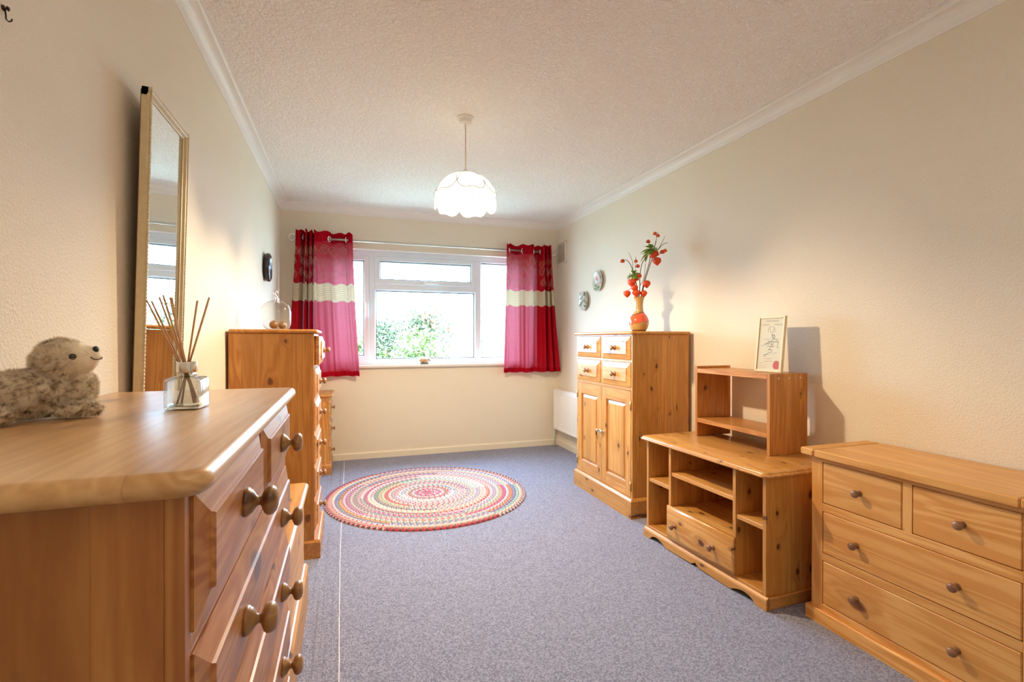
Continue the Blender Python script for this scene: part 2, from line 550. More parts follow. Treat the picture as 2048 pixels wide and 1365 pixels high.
# skirting boards
def skirt(name, poly_ax, p0, p1, flip, where):
    b = MB()
    h, t_ = 0.062, 0.014
    prof = [(0, 0), (t_, 0), (t_, h - .010), (t_ * .7, h - .003), (t_ * .3, h), (0, h)]
    if poly_ax == 1:   # runs along y, profile in x,z
        b.prism([(flip[0] + flip[1] * a, z) for a, z in prof], 1, p0, p1)
    else:
        b.prism([(flip[0] + flip[1] * a, z) for a, z in prof], 0, p0, p1)
    return struct(b.build(name, CREAMPAINT), 'cream painted skirting board along the ' + where, 'skirting board')
skirt('baseboard_left', 1, YF, YB, (XL, 1), 'mirror side wall')
skirt('baseboard_right', 1, YF, YB, (XR, -1), 'radiator side wall')
skirt('baseboard_back', 0, XL + .014, XR - .014, (YB, -1), 'window wall')

# coving
def cove(name, ax, p0, p1, ow, sg, where):
    b = MB()
    a = 0.068
    prof = [(0, ZC), (0, ZC - a), (.004, ZC - a), (.006, ZC - a + .006)]
    for k in range(9):
        w = PI / 2 * k / 8
        prof.append((.006 + (a - .020) * (1 - math.cos(w)), ZC - a + .008 + (a - .022) * math.sin(w)))
    prof += [(a - .008, ZC - .010), (a - .006, ZC - .004), (a, ZC - .004), (a, ZC)]
    prof2 = [(ow + sg * u, z) for u, z in prof]
    b.prism(prof2, ax, p0, p1)
    return struct(b.build(name, PAINT), 'white coving along the top of the ' + where, 'coving')
cove('trim_1', 1, YF, YB, XL, 1, 'mirror side wall')
cove('trim_2', 1, YF, YB, XR, -1, 'radiator side wall')
cove('trim_3', 0, XL, XR, YB, -1, 'window wall')

# ------------------------------------------------------------------ window
win = thing('window_1', 'wide white three-light window with a top-hung opening pane', 'window', (0, 0, 0))
win['kind'] = 'structure'
FY0, FY1 = YB + .08, YB + .15
def fbar(b, x0, x1, z0, z1, y0=FY0, y1=FY1, c=.004):
    b.box(x0, x1, y0, y1, z0, z1, c)
b = MB()
fbar(b, OX0, OX0 + .05, OZ0, OZ1); fbar(b, OX1 - .05, OX1, OZ0, OZ1)
fbar(b, OX0 + .048, OX1 - .048, OZ1 - .062, OZ1); fbar(b, OX0 + .048, OX1 - .048, OZ0, OZ0 + .045)
fbar(b, .207, .265, OZ0 + .04, OZ1 - .05); fbar(b, 1.258, 1.318, OZ0 + .04, OZ1 - .05)
fbar(b, .262, 1.262, 1.610, 1.668)
b.build('window_frame', UPVC, win)
def sash(x0, x1, z0, z1, w, y0, y1, name='sash'):
    b = MB()
    b.box(x0, x0 + w, y0, y1, z0, z1, .005); b.box(x1 - w, x1, y0, y1, z0, z1, .005)
    b.box(x0 + w - .002, x1 - w + .002, y0, y1, z1 - w, z1, .005); b.box(x0 + w - .002, x1 - w + .002, y0, y1, z0, z0 + w, .005)
    g = .007   # dark gasket line round the glass
    for a0, a1, c0, c1 in ((x0 + w, x0 + w + g, z0 + w, z1 - w), (x1 - w - g, x1 - w, z0 + w, z1 - w), (x0 + w, x1 - w, z0 + w, z0 + w + g), (x0 + w, x1 - w, z1 - w - g, z1 - w)):
        b.box(a0, a1, y0 + .012, y1 - .006, c0, c1, 0, mi=1)
    return b.build(name, [UPVC, GASK], win)
GASK = plain('grey_gasket', (0.10, 0.11, 0.13), 0.6)
def pane(x0, x1, z0, z1, y):
    b = MB(); b.box(x0, x1, y - .002, y + .002, z0, z1, 0)
    return b.build('pane', GLASS, win)
s1 = sash(OX0 + .045, .209, OZ0 + .038, OZ1 - .052, .048, FY0 - .012, FY1 - .01)
pane(OX0 + .09, .164, OZ0 + .08, OZ1 - .095, FY0 + .035)
s2 = sash(.263, 1.26, 1.664, OZ1 - .052, .046, FY0 - .012, FY1 - .01)
pane(.30, 1.22, 1.70, OZ1 - .09, FY0 + .035)
for (x0, x1, z0, z1) in ((.262, 1.262, OZ0 + .042, 1.612), (1.315, OX1 - .045, OZ0 + .042, OZ1 - .058)):
    sash(x0, x1, z0, z1, .010, FY0 + .008, FY1 - .01, 'glazing_bead')
    pane(x0 + .01, x1 - .01, z0 + .01, z1 - .01, FY0 + .035)
# handles
def handle(par, x, z, rot):
    b = MB()
    if rot == 'v':
        b.box(x - .014, x + .014, FY0 - .024, FY0 - .012, z - .035, z + .035, .004)
        b.lathe([(.009, 0), (.009, .022)], 12, '-y', (x, FY0 - .022, z + .01))
        b.box(x - .010, x + .010, FY0 - .052, FY0 - .040, z - .11, z + .02, .004)
    else:
        b.box(x - .035, x + .035, FY0 - .024, FY0 - .012, z - .014, z + .014, .004)
        b.lathe([(.009, 0), (.009, .022)], 12, '-y', (x, FY0 - .022, z))
        b.box(x - .02, x + .11, FY0 - .052, FY0 - .040, z - .010, z + .010, .004)
    o = b.build('handle', WHITEP, par)
handle(s1, .187, 1.45, 'v'); handle(s2, .765, 1.688, 'h')
b = MB()
b.loft_rect(OX0 - .03, OX1 + .03, YB - .045, YB + .085, [(.006, OZ0 - .026), (.002, OZ0 - .022), (0, OZ0 - .014), (.001, OZ0 - .006), (.005, OZ0), ], .008, 3, False)
sharp(b.build('window_sill', PAINT, win), 50)
# painted lining of the reveal
b = MB()
b.box(OX0, OX0 + .004, YB + .001, FY0, OZ0, OZ1, 0); b.box(OX1 - .004, OX1, YB + .001, FY0, OZ0, OZ1, 0); b.box(OX0, OX1, YB + .001, FY0, OZ1 - .004, OZ1, 0)
b.build('reveal_lining', PAINT, win)

# ------------------------------------------------------------------ furniture builders
def knob_bm(x, y, z, s=1.0, style='pine'):
    """turned knob whose foot touches y and which points to -y"""
    b = MB()
    if style == 'pine':
        pr = [(.0203, 0), (.0208, .002), (.0205, .0045), (.0190, .007), (.0172, .0082), (.0168, .0098), (.0130, .0125), (.0082, .0155), (.0060, .0185), (.0066, .0212), (.0125, .0238), (.0178, .0262), (.0207, .0300), (.0212, .0340), (.0196, .0385), (.0155, .0420), (.0095, .0440), (0, .0447)]
    elif style == 'small':
        pr = [(.0125, 0), (.0115, .003), (.0075, .007), (.0065, .012), (.0085, .017), (.0135, .021), (.0160, .026), (.0150, .031), (.0105, .0345), (.005, .036), (0, .0363)]
    else:
        pr = [(.010, 0), (.009, .003), (.005, .006), (.005, .012), (.010, .015), (.0135, .020), (.0125, .025), (.007, .028), (0, .029)]
    b.lathe([(r * s, h * s) for r, h in pr], 20, '-y', (x, y, z))
    return b
def add_knob(par, x, y, z, s=1.0, style='pine', mat=None):
    return knob_bm(x, y, z, s, style).build('knob', mat or KNOBM, par)

def field_front(b, x0, x1, z0, z1, y0, bevel=.030, step=.004, rise=.009, edge=.003):
    """raised and fielded drawer front: bevel slopes up to a proud middle field; y0 is the carcase face, -y is outwards"""
    def ring(d, y): return [(x0 + d, y, z0 + d), (x1 - d, y, z0 + d), (x1 - d, y, z1 - d), (x0 + d, y, z1 - d)]
    rs = [ring(0, y0 + .012), ring(0, y0 - edge), ring(bevel, y0 - edge - rise), ring(bevel + .0015, y0 - edge - rise - step), ring(bevel + .003, y0 - edge - rise - step - .0006)]
    vs = [p for r_ in rs for p in r_]
    fs = []
    for j in range(len(rs) - 1):
        for i in range(4):
            k = (i + 1) % 4
            fs.append((j * 4 + i, j * 4 + k, (j + 1) * 4 + k, (j + 1) * 4 + i))
    n = (len(rs) - 1) * 4
    fs.append((n, n + 1, n + 2, n + 3)); fs.append((3, 2, 1, 0))
    b.add(vs, fs)
    return y0 - edge - rise - step - .0006

def drawer(par, x0, x1, z0, z1, yf, kx, fielded=True, kind='amber', kstyle='pine', kmat=None, pull=0.0, ks=1.0, bevel=.03, kz=None, depth=.30, edge=.003):
    b = MB()
    yy = yf - pull
    if fielded:
        ky = field_front(b, x0, x1, z0, z1, yy, bevel, edge=edge)
    else:
        b.box(x0, x1, yy - .001, yy + .018, z0, z1, .003); ky = yy - .001
    # drawer box behind the front
    w = .010
    b.box(x0 + .006, x0 + .006 + w, yy + .012, yy + depth, z0 + .006, z1 - .012, 0)
    b.box(x1 - .006 - w, x1 - .006, yy + .012, yy + depth, z0 + .006, z1 - .012, 0)
    b.box(x0 + .016, x1 - .016, yy + .012, yy + depth, z0 + .006, z0 + .012, 0)
    d = b.build('drawer', P('x', 'z', kind, **({'stave': 0.5} if kind != 'honey' else {'stave': 0.5})), par)
    zc = (z0 + z1) / 2 if kz is None else kz
    for k in (kx if isinstance(kx, (list, tuple)) else [kx]):
        add_knob(d, k, ky + .0005, zc, ks, kstyle, kmat)
    return d

def top_board(par, x0, x1, y0, y1, z0, z1, mat, cr=.02, style='bull', name='top', back=True):
    b = MB(); t_ = z1 - z0; r = t_ / 2
    if style == 'bull':
        pr = [(r * .95, z0)] + [(r - r * math.cos(w), z0 + r + r * math.sin(w)) for w in [PI / 2 * (k / 5 - 1) for k in range(1, 11)]]
        pr[-1] = (r, z1)
    elif style == 'ogee':
        pr = [(.010, z0), (.004, z0 + .002), (0, z0 + .006), (0, z0 + t_ * .45), (.002, z0 + t_ * .55), (.008, z0 + t_ * .60), (.0085, z0 + t_ * .66), (.011, z0 + t_ * .85), (.017, z1 - .001), (.020, z1)]
    else:
        pr = [(.002, z0), (0, z0 + .003), (0, z1 - .004), (.0015, z1 - .0012), (.004, z1)]
    b.loft_rect(x0, x1, y0, y1, pr, cr, 6, back)
    return sharp(b.build(name, mat, par), 40)

def plinth_part(par, w, d, h, proud, mat, name='plinth', bev=.012, side=None):
    side = proud if side is None else side
    b = MB()
    x0, x1, y0, y1 = -w / 2 - side, w / 2 + side, -d / 2 - proud, d / 2
    b.loft_rect(x0, x1, y0, y1, [(0, 0), (0, h - bev), (.002, h - bev * .8), (bev * .6, h - .002), (bev, h)], .001, 1, False, smooth=False)
    return b.build(name, mat, par)

def carcase(t, w, d, h0, h1, kind, top=True, side_t=.018):
    """two side panels, back and bottom; front at y=-d/2"""
    for sx in (-1, 1):
        b = MB(); b.box(sx * w / 2, sx * (w / 2 - side_t), -d / 2 + .018, d / 2, h0, h1, .001)
        b.build('side_panel', P('z', 'y', kind), t)
    b = MB(); b.box(-w / 2 + side_t, w / 2 - side_t, d / 2 - .008, d / 2, h0, h1, 0)
    b.build('back_panel', P('z', 'x', kind), t)

def face_frame(t, w, d, z0, z1, stile, openings, kind, thick=.018):
    """front frame built as bars around the given openings (x0,x1,z0,z1 rows top to bottom)"""
    y0, y1 = -d / 2, -d / 2 + thick
    def bar(nm, ax, *a):
        b = MB(); b.box(*a, .0007); b.build(nm, P(ax, 'x' if ax == 'z' else 'z', kind), t)
    bar('stile', 'z', -w / 2, -w / 2 + stile, y0, y1, z0, z1); bar('stile', 'z', w / 2 - stile, w / 2, y0, y1, z0, z1)
    zt = z1
    for row in openings:
        za, zb = row[0][2], row[0][3]
        if zt - zb > .001: bar('rail', 'x', -w / 2 + stile, w / 2 - stile, y0, y1, zb, zt)
        row = sorted(row)
        for a, c in zip(row[:-1], row[1:]): bar('divider', 'z', a[1], c[0], y0, y1, za, zb)
        zt = za
    if zt - z0 > .001: bar('rail', 'x', -w / 2 + stile, w / 2 - stile, y0, y1, z0, zt)

# ---- near chest of drawers beside the camera
def near_chest():
    w, d, H = .86, .39, 1.0
    t = thing('chest_of_drawers', 'large pine chest of drawers under the plush seal and reed diffuser', 'chest of drawers', (-.35, 1.005, 0), R(90))
    K = 'near'
    carcase(t, w, d, .10, .973, K)
    rows = []
    gap = .020; pitch = .170; hh = .150; zt = .970
    st = .018
    zz = zt
    rows.append([(-w / 2 + st, -.0125, zz - hh, zz), (.0125, w / 2 - st, zz - hh, zz)])
    for i in range(1, 5):
        zz = zt - pitch * i
        rows.append([(-w / 2 + st, w / 2 - st, zz - hh, zz)])
    face_frame(t, w, d, .12, .973, st, rows, K)
    g = .0018
    for i, row in enumerate(rows):
        for (x0, x1, z0, z1) in row:
            kx = (x0 + x1) / 2 if i == 0 else [-.215, .215]
            drawer(t, x0 + g, x1 - g, z0 + g, z1 - g, -d / 2, kx, True, K, kmat=KNOBM, bevel=.030)
    plinth_part(t, w, d, .13, .018, P('x', 'z', K))
    top_board(t, -w / 2 - .024, w / 2 + .024, -d / 2 - .026, d / 2 + .004, .973, 1.0, P('x', 'y', 'neartop_sheen', coat=1.0, rough=.46), .03)
    return t
near_chest()

# ---- blanket box behind it
def blanket_box():
    t = thing('blanket_box', 'low pale pine blanket box between the near chest and tall chest', 'blanket box', (-.36, 1.90, 0), R(90))
    w, d = .72, .375
    K = 'knotty'
    for sx in (-1, 1):
        b = MB(); b.box(sx * w / 2, sx * (w / 2 - .018), -d / 2 + .018, d / 2, .02, .49, .001); b.build('side_panel', P('z', 'y', K), t)
    b = MB(); b.box(-w / 2, w / 2, -d / 2, -d / 2 + .018, .02, .49, .001); b.build('front_panel', P('x', 'z', K), t)
    b = MB(); b.box(-w / 2, w / 2, d / 2 - .018, d / 2, .02, .49, .001); b.build('back_panel', P('x', 'z', K), t)
    plinth_part(t, w, d, .175, .016, P('x', 'z', K), bev=.014, side=.012)
    top_board(t, -w / 2 - .018, w / 2 + .018, -d / 2 - .020, d / 2, .492, .517, P('x', 'y', K, coat=.4, rough=.3), .03, name='lid')
    return t
blanket_box()

# ---- tall narrow chest
def tall_chest():
    w, d, H = .45, .39, 1.18
    t = thing('tall_chest_of_drawers', 'tall narrow amber pine six-drawer chest below the glass apple', 'chest of drawers', (-.158 - d / 2, 2.72 + w / 2, 0), R(90))
    K = 'amber'
    carcase(t, w, d, .08, 1.158, K)
    rows = []; st = .022
    for zc in (1.070, .897, .725, .553, .383, .211):
        rows.append([(-w / 2 + st, w / 2 - st, zc - .077, zc + .077)])
    face_frame(t, w, d, .09, 1.158, st, rows, K)
    for i, row in enumerate(rows):
        x0, x1, z0, z1 = row[0]
        drawer(t, x0 + .002, x1 - .002, z0 + .002, z1 - .002, -d / 2, 0, True, K, pull=.020 if i == 0 else .0, ks=.8, bevel=.026)
    plinth_part(t, w, d, .095, .030, P('x', 'z', K), side=.008)
    top_board(t, -w / 2 - .010, w / 2 + .010, -d / 2 - .018, d / 2, 1.160, 1.180, P('x', 'y', K), .012)
    return t
tall_chest()

# ---- small bedside chest in the corner
def bedside():
    w, d, H = .43, .40, .665
    t = thing('bedside_chest', 'small three-drawer pine bedside chest in the corner by the window', 'bedside chest', (-.142 - d / 2, 4.365 + w / 2, 0), R(90))
    K = 'amber'
    carcase(t, w, d, .06, .642, K)
    rows = []; st = .022
    for zc in (.535, .350, .165):
        rows.append([(-w / 2 + st, w / 2 - st, zc - .082, zc + .082)])
    face_frame(t, w, d, .07, .642, st, rows, K)
    for row in rows:
        x0, x1, z0, z1 = row[0]
        drawer(t, x0 + .002, x1 - .002, z0 + .002, z1 - .002, -d / 2, 0, True, K, ks=.72, bevel=.024)
    plinth_part(t, w, d, .088, .022, P('x', 'z', K), side=.008)
    top_board(t, -w / 2 - .012, w / 2 + .012, -d / 2 - .034, d / 2, .643, .665, P('x', 'y', K), .014)
    return t
bedside()

# ---- tall cabinet with four drawers over two doors
def cabinet():
    w, d = .78, .425
    yc = 3.07
    t = thing('cabinet', 'tall knotty pine cabinet with four drawers above two panelled doors', 'cabinet', (1.702 + d / 2, yc, 0), R(-90))
    K = 'knotty'
    carcase(t, w, d, .08, 1.160, K)
    st = .014
    xa0, xa1, xb0, xb1 = -w / 2 + st, -.010, .010, w / 2 - st
    rows = [[(xa0, xa1, .997, 1.150), (xb0, xb1, .997, 1.150)], [(xa0, xa1, .822, .980), (xb0, xb1, .822, .980)], [(xa0, xb1, .125, .802)]]
    face_frame(t, w, d, .10, 1.160, st, rows, K)
    for r_ in rows[:2]:
        for (x0, x1, z0, z1) in r_:
            drawer(t, x0 + .002, x1 - .002, z0 + .002, z1 - .002, -d / 2, (x0 + x1) / 2 + .01, True, K, ks=.80, bevel=.032)
    for k, (x0, x1) in enumerate(((xa0 + .002, -.0015), (.0015, xb1 - .002))):
        z0, z1 = .128, .800; y0, y1 = -d / 2 - .002, -d / 2 + .016
        sw, tr, br = .062, .080, .085
        dr = bpy.data.objects.new('door', None); dr.empty_display_size = .05; COL.objects.link(dr); dr.parent = t
        for (a0, a1, c0, c1, g_) in ((x0, x0 + sw, z0, z1, 'z'), (x1 - sw, x1, z0, z1, 'z'), (x0 + sw, x1 - sw, z1 - tr, z1, 'x'), (x0 + sw, x1 - sw, z0, z0 + br, 'x')):
            b = MB(); b.box(a0, a1, y0, y1, c0, c1, .0008)
            b.build('door_stile' if g_ == 'z' else 'door_rail', P(g_, 'x' if g_ == 'z' else 'z', K), dr)
        # raised middle panel set back in the frame
        b = MB(); field_front(b, x0 + sw, x1 - sw, z0 + br, z1 - tr, y0 + .016, .024, .003, .010, 0)
        # moulding round the opening
        for (a0, a1, c0, c1) in ((x0 + sw, x0 + sw + .005, z0 + br, z1 - tr), (x1 - sw - .005, x1 - sw, z0 + br, z1 - tr), (x0 + sw, x1 - sw, z0 + br, z0 + br + .005), (x0 + sw, x1 - sw, z1 - tr - .005, z1 - tr)):
            b.box(a0, a1, y0 + .004, y0 + .016, c0, c1, .002)
        b.build('door_panel', P('z', 'x', K), dr)
        kx = x1 - .028 if k == 0 else x0 + .028
        add_knob(dr, kx, y0, .485, .95, 'door', STEEL)
        hx = x0 - .002 if k == 0 else x1 + .002
        for hz in (.71, .20):
            b = MB(); b.lathe([(.0045, -.030), (.0045, .030)], 10, 'z', (hx, y0 - .002, hz)); b.build('hinge', BRASS, dr)
    plinth_part(t, w, d, .125, .020, P('x', 'z', K), bev=.016, side=.015)
    top_board(t, -w / 2 - .020, w / 2 + .020, -d / 2 - .022, d / 2 + .004, 1.160, 1.180, P('x', 'y', K), .014, 'bull')
    return t
cabinet()

# ---- low open TV unit with a centre drawer
def tv_unit():
    a = R(1.55)
    d = .46
    cx = 1.6335 + math.cos(a) * d / 2; cy = 2.011 + math.sin(a) * d / 2
    t = thing('tv_unit', 'low amber pine television unit with open shelves and one drawer', 'tv unit', (cx, cy, 0), R(-90) + a)
    K = 'knotty'; w = .826; y0 = -d / 2 + .012; y1 = d / 2
    S = .018
    for sx in (-1, 1):
        b = MB(); b.box(sx * w / 2, sx * (w / 2 - S), y0, y1, .012, .553, .001); b.build('side_panel', P('z', 'y', K), t)
    b = MB(); b.box(-w / 2 + S, w / 2 - S, y1 - .006, y1, .05, .553, 0); b.build('back_panel', P('z', 'x', K), t)
    xl, xr = -.208, .240       # dividers
    for xx in (xl, xr):
        b = MB(); b.box(xx - S / 2, xx + S / 2, y0, y1 - .006, .066, .553, .001); b.build('divider', P('z', 'y', K), t)
    def shelf(x0, x1, zt, yy=0.004, nm='shelf'):
        b = MB(); b.box(x0, x1, y0 + yy, y1 - .006, zt - .020, zt, .002); b.build(nm, P('x', 'y', K), t)
    shelf(-w / 2 + S, xl - S / 2, .338); shelf(xr + S / 2, w / 2 - S, .345)
    shelf(xl + S / 2, xr - S / 2, .418); shelf(xl + S / 2, xr - S / 2, .236, .0)
    b = MB(); b.box(-w / 2 + S, w / 2 - S, y0, y1 - .006, .048, .066, .001); b.build('bottom_board', P('x', 'y', K), t)
    # drawer front stands proud of the dividers
    dx0, dx1, dz0, dz1 = xl - S / 2, xr + S / 2, .068, .240
    b = MB()
    b.loft_rect(dx0, dx1, 0, .02, [(0, 0), (0, .012), (.003, .0135), (.006, .0165), (.008, .018)], .001, 1)
    # turn the loft so that it faces -y
    nv = []
    for (x, y, z) in b.v:
        v_ = y / .02 * (dz1 - dz0) + dz0
        nv.append((x, y0 - z, v_))
    b.v = nv
    b.box(dx0 + .02, dx1 - .02, y0 + .001, y1 - .06, dz0 + .01, dz1 - .03, 0)
    dr = b.build('drawer', P('x', 'z', K, stave=.5), t)
    for kx in (-.208 + .065, .240 - .110):
        add_knob(dr, kx, y0 - .018, .150, .92, 'small', KNOBD)
    # shaped plinth
    b = MB(); W = .425; n = 60
    def zb(u):
        u = abs(u)           # 0 centre .. 1 end
        if u > .86: return 0.0
        if u > .55:
            s_ = (.86 - u) / .31
            return .030 * max(0.0, math.sin(PI * min(1, s_))) ** .6 * (1 - .35 * s_) + .003
        if u > .06:
            s_ = (u - .06) / .49
            return .003 + .004 * (1 - s_)
        return .007 + .016 * (1 - u / .06)
    poly = [(-W + 2 * W * i / n, zb(-1 + 2 * i / n)) for i in range(n + 1)]
    topz = .050
    yf, yb = -d / 2, -d / 2 + .012
    vs = []; fs = []
    for i, (x, z) in enumerate(poly):
        vs += [(x, yf, z), (x, yf, topz - .010), (x, yf + .004, topz - .003), (x, yf + .010, topz + .003), (x, yb + .006, topz + .004), (x, yb + .006, z)]
    for i in range(n):
        for k in range(6):
            l = (k + 1) % 6
            fs.append((i * 6 + k, i * 6 + l, (i + 1) * 6 + l, (i + 1) * 6 + k))
    fs.append((0, 1, 2, 3, 4, 5)); fs.append(tuple(n * 6 + k for k in range(6))[::-1])
    b.add(vs, fs)
    for sx in (-1, 1):
        b.box(sx * W, sx * (W - .012), yf + .002, y1, 0, topz, .003)
    b.build('plinth', P('x', 'z', K), t)
    top_board(t, -.441, .441, -d / 2 - .022, d / 2 + .006, .553, .577, P('x', 'y', K, coat=.4, rough=.3), .03, 'ogee')
    return t
tv_unit()

# ---- small shelf unit standing on it
def hutch():
    x0, x1, ya, yb, z0, z1 = 1.893, 2.128, 1.806, 2.33, .5775, .965
    t = thing('shelf_unit', 'small open pine shelf unit standing on the television unit', 'shelf unit', ((x0 + x1) / 2, (ya + yb) / 2, z0), R(-90))
    w = yb - ya; d = x1 - x0; H = z1 - z0
    K = 'amber'
    for sx, hh in ((1, H), (-1, H + .012)):
        b = MB(); b.box(sx * w / 2, sx * (w / 2 - .018), -d / 2, d / 2, 0, hh, .001); p_ = b.build('side_panel', P('z', 'y', K, knots=.6), t)
        if sx == 1:
            for yy in (-.065, .0, .07):
                b2 = MB(); b2.lathe([(.0042, 0), (.0042, .0008)], 12, 'x', (w / 2 + .0002, yy, H - .022)); b2.build('dowel', WHITEP, p_)
    b = MB(); b.box(-w / 2 + .018, w / 2 - .018, -d / 2, d / 2, H - .026, H - .002, .001); b.build('top_board', P('x', 'y', K), t)
    b = MB(); b.box(-w / 2 + .018, w / 2 - .018, -d / 2, d / 2 - .01, .081, .105, .001); b.build('shelf', P('x', 'y', K), t)
    return t
hutch()

# ---- lighter chest of drawers at the right
def right_chest():
    w, d = .705, .345
    xf = 1.792
    t = thing('chest_of_drawers', 'light honey pine four-drawer chest with small dark round knobs', 'chest of drawers', (xf + d / 2, 1.1475, 0), R(-90))
    K = 'honey'
    def LX(y): return 1.1475 - y
    carcase(t, w, d, .02, .660, K)
    st = .047
    rows = [[(LX(1.453), LX(1.157), .478, .642), (LX(1.127), LX(.842), .478, .642)], [(LX(1.453), LX(.842), .280, .446)], [(LX(1.453), LX(.842), .078, .250)]]
    face_frame(t, w, d, .05, .660, st, rows, K)
    for i, row in enumerate(rows):
        for (x0, x1, z0, z1) in row:
            kx = (x0 + x1) / 2 if i == 0 else [LX(1.315), LX(.998)]
            drawer(t, x0 + .0022, x1 - .0022, z0 + .0022, z1 - .0022, -d / 2, kx, False, K, 'small', KNOBD, ks=.9)
    b = MB(); b.box(-w / 2 + st, w / 2 - st, -d / 2 + .016, -d / 2 + .020, .06, .65, 0); b.build('gap_shade_sheet', DARK, t)  # dark sheet behind the drawers, puts the shade of the gaps into colour
    b = MB(); b.loft_rect(-w / 2 - .018, w / 2 + .018, -d / 2 - .016, d / 2, [(0, 0), (0, .047), (.0015, .051), (.005, .054)], .006, 3, False, smooth=False)
    b.build('plinth', P('x', 'z', K), t)
    yt0, yt1, z0, z1 = -d / 2 - .030, d / 2 + .006, .660, .690
    X0, X1 = LX(1.530), LX(.775)
    e = .062
    b = MB(); b.box(X0 + e, X1 - e, yt0, yt1, z0, z1, .004); b.build('top', P('x', 'y', K, stave=.12, rough=.35, coat=.15), t)
    for (a, c) in ((X0, X0 + e - .0006), (X1 - e + .0006, X1)):
        b = MB(); b.box(a, c, yt0 - .001, yt1, z0, z1 + .0005, .006); b.build('top_end_strip', P('y', 'x', K, stave=.2), t)
    return t
right_chest()

# ------------------------------------------------------------------ curtains and pole
def fabric(name, col, through, trans=0.10, slub=0.35):
    """thin cloth: col is the dyed face, through is the colour of the light that filters to the other side"""
    t = NT(name)
    o = t.obj()
    mp = t.n('ShaderNodeMapping'); mp.inputs['Scale'].default_value = (14, 14, 260); t.l(o, mp.inputs['Vector'])
    a = t.noise(mp.outputs[0], 1.0, 3, 0.6)
    mp2 = t.n('ShaderNodeMapping'); mp2.inputs['Scale'].default_value = (300, 60, 9); t.l(o, mp2.inputs['Vector'])
    a2 = t.noise(mp2.outputs[0], 1.0, 2, 0.6)
    f = t.math('ADD', t.math('MULTIPLY', t.smooth(a, .35, .75), slub), t.math('MULTIPLY', a2, .25))
    c = t.mix(f, col, tuple(x * 0.55 for x in col))
    c2 = t.mix(f, through, tuple(x * 0.62 for x in through))
    df = t.n('ShaderNodeBsdfDiffuse'); t.l(c, df.inputs[0])
    sh = t.n('ShaderNodeBsdfGlossy'); sh.inputs['Roughness'].default_value = 0.42; t.l(c, sh.inputs[0])
    tl = t.n('ShaderNodeBsdfTranslucent'); t.l(c2, tl.inputs[0])
    m1 = t.n('ShaderNodeMixShader'); m1.inputs[0].default_value = 0.10; t.l(df.outputs[0], m1.inputs[1]); t.l(sh.outputs[0], m1.inputs[2])
    m2 = t.n('ShaderNodeMixShader'); m2.inputs[0].default_value = trans; t.l(m1.outputs[0], m2.inputs[1]); t.l(tl.outputs[0], m2.inputs[2])
    t.l(m2.outputs[0], t.out.inputs[0])
    return t.m
F_RED = fabric('crimson_slub_fabric', (0.40, 0.006, 0.016), (0.84, 0.27, 0.33), 0.105)
F_HEAD = fabric('crimson_header_fabric', (0.36, 0.005, 0.014), (0.5, 0.01, 0.03), 0.03)
F_CREAM = fabric('cream_pintuck_fabric', (0.66, 0.58, 0.42), (0.95, 0.75, 0.50), 0.09, 0.12)
F_EMB = plain('pale_gold_embroidery', (0.60, 0.42, 0.30), 0.5)

def spline(cp, n):
    """Catmull-Rom through control tuples; n samples per span"""
    out = []; m = len(cp)
    for i in range(m - 1):
        p0, p1, p2, p3 = cp[max(i - 1, 0)], cp[i], cp[i + 1], cp[min(i + 2, m - 1)]
        for k in range(n):
            t_ = k / n
            out.append(tuple(0.5 * ((2 * b_) + (-a + c) * t_ + (2 * a - 5 * b_ + 4 * c - d) * t_ ** 2 + (-a + 3 * b_ - 3 * c + d) * t_ ** 3) for a, b_, c, d in zip(p0, p1, p2, p3)))
    out.append(tuple(cp[-1]))
    return out

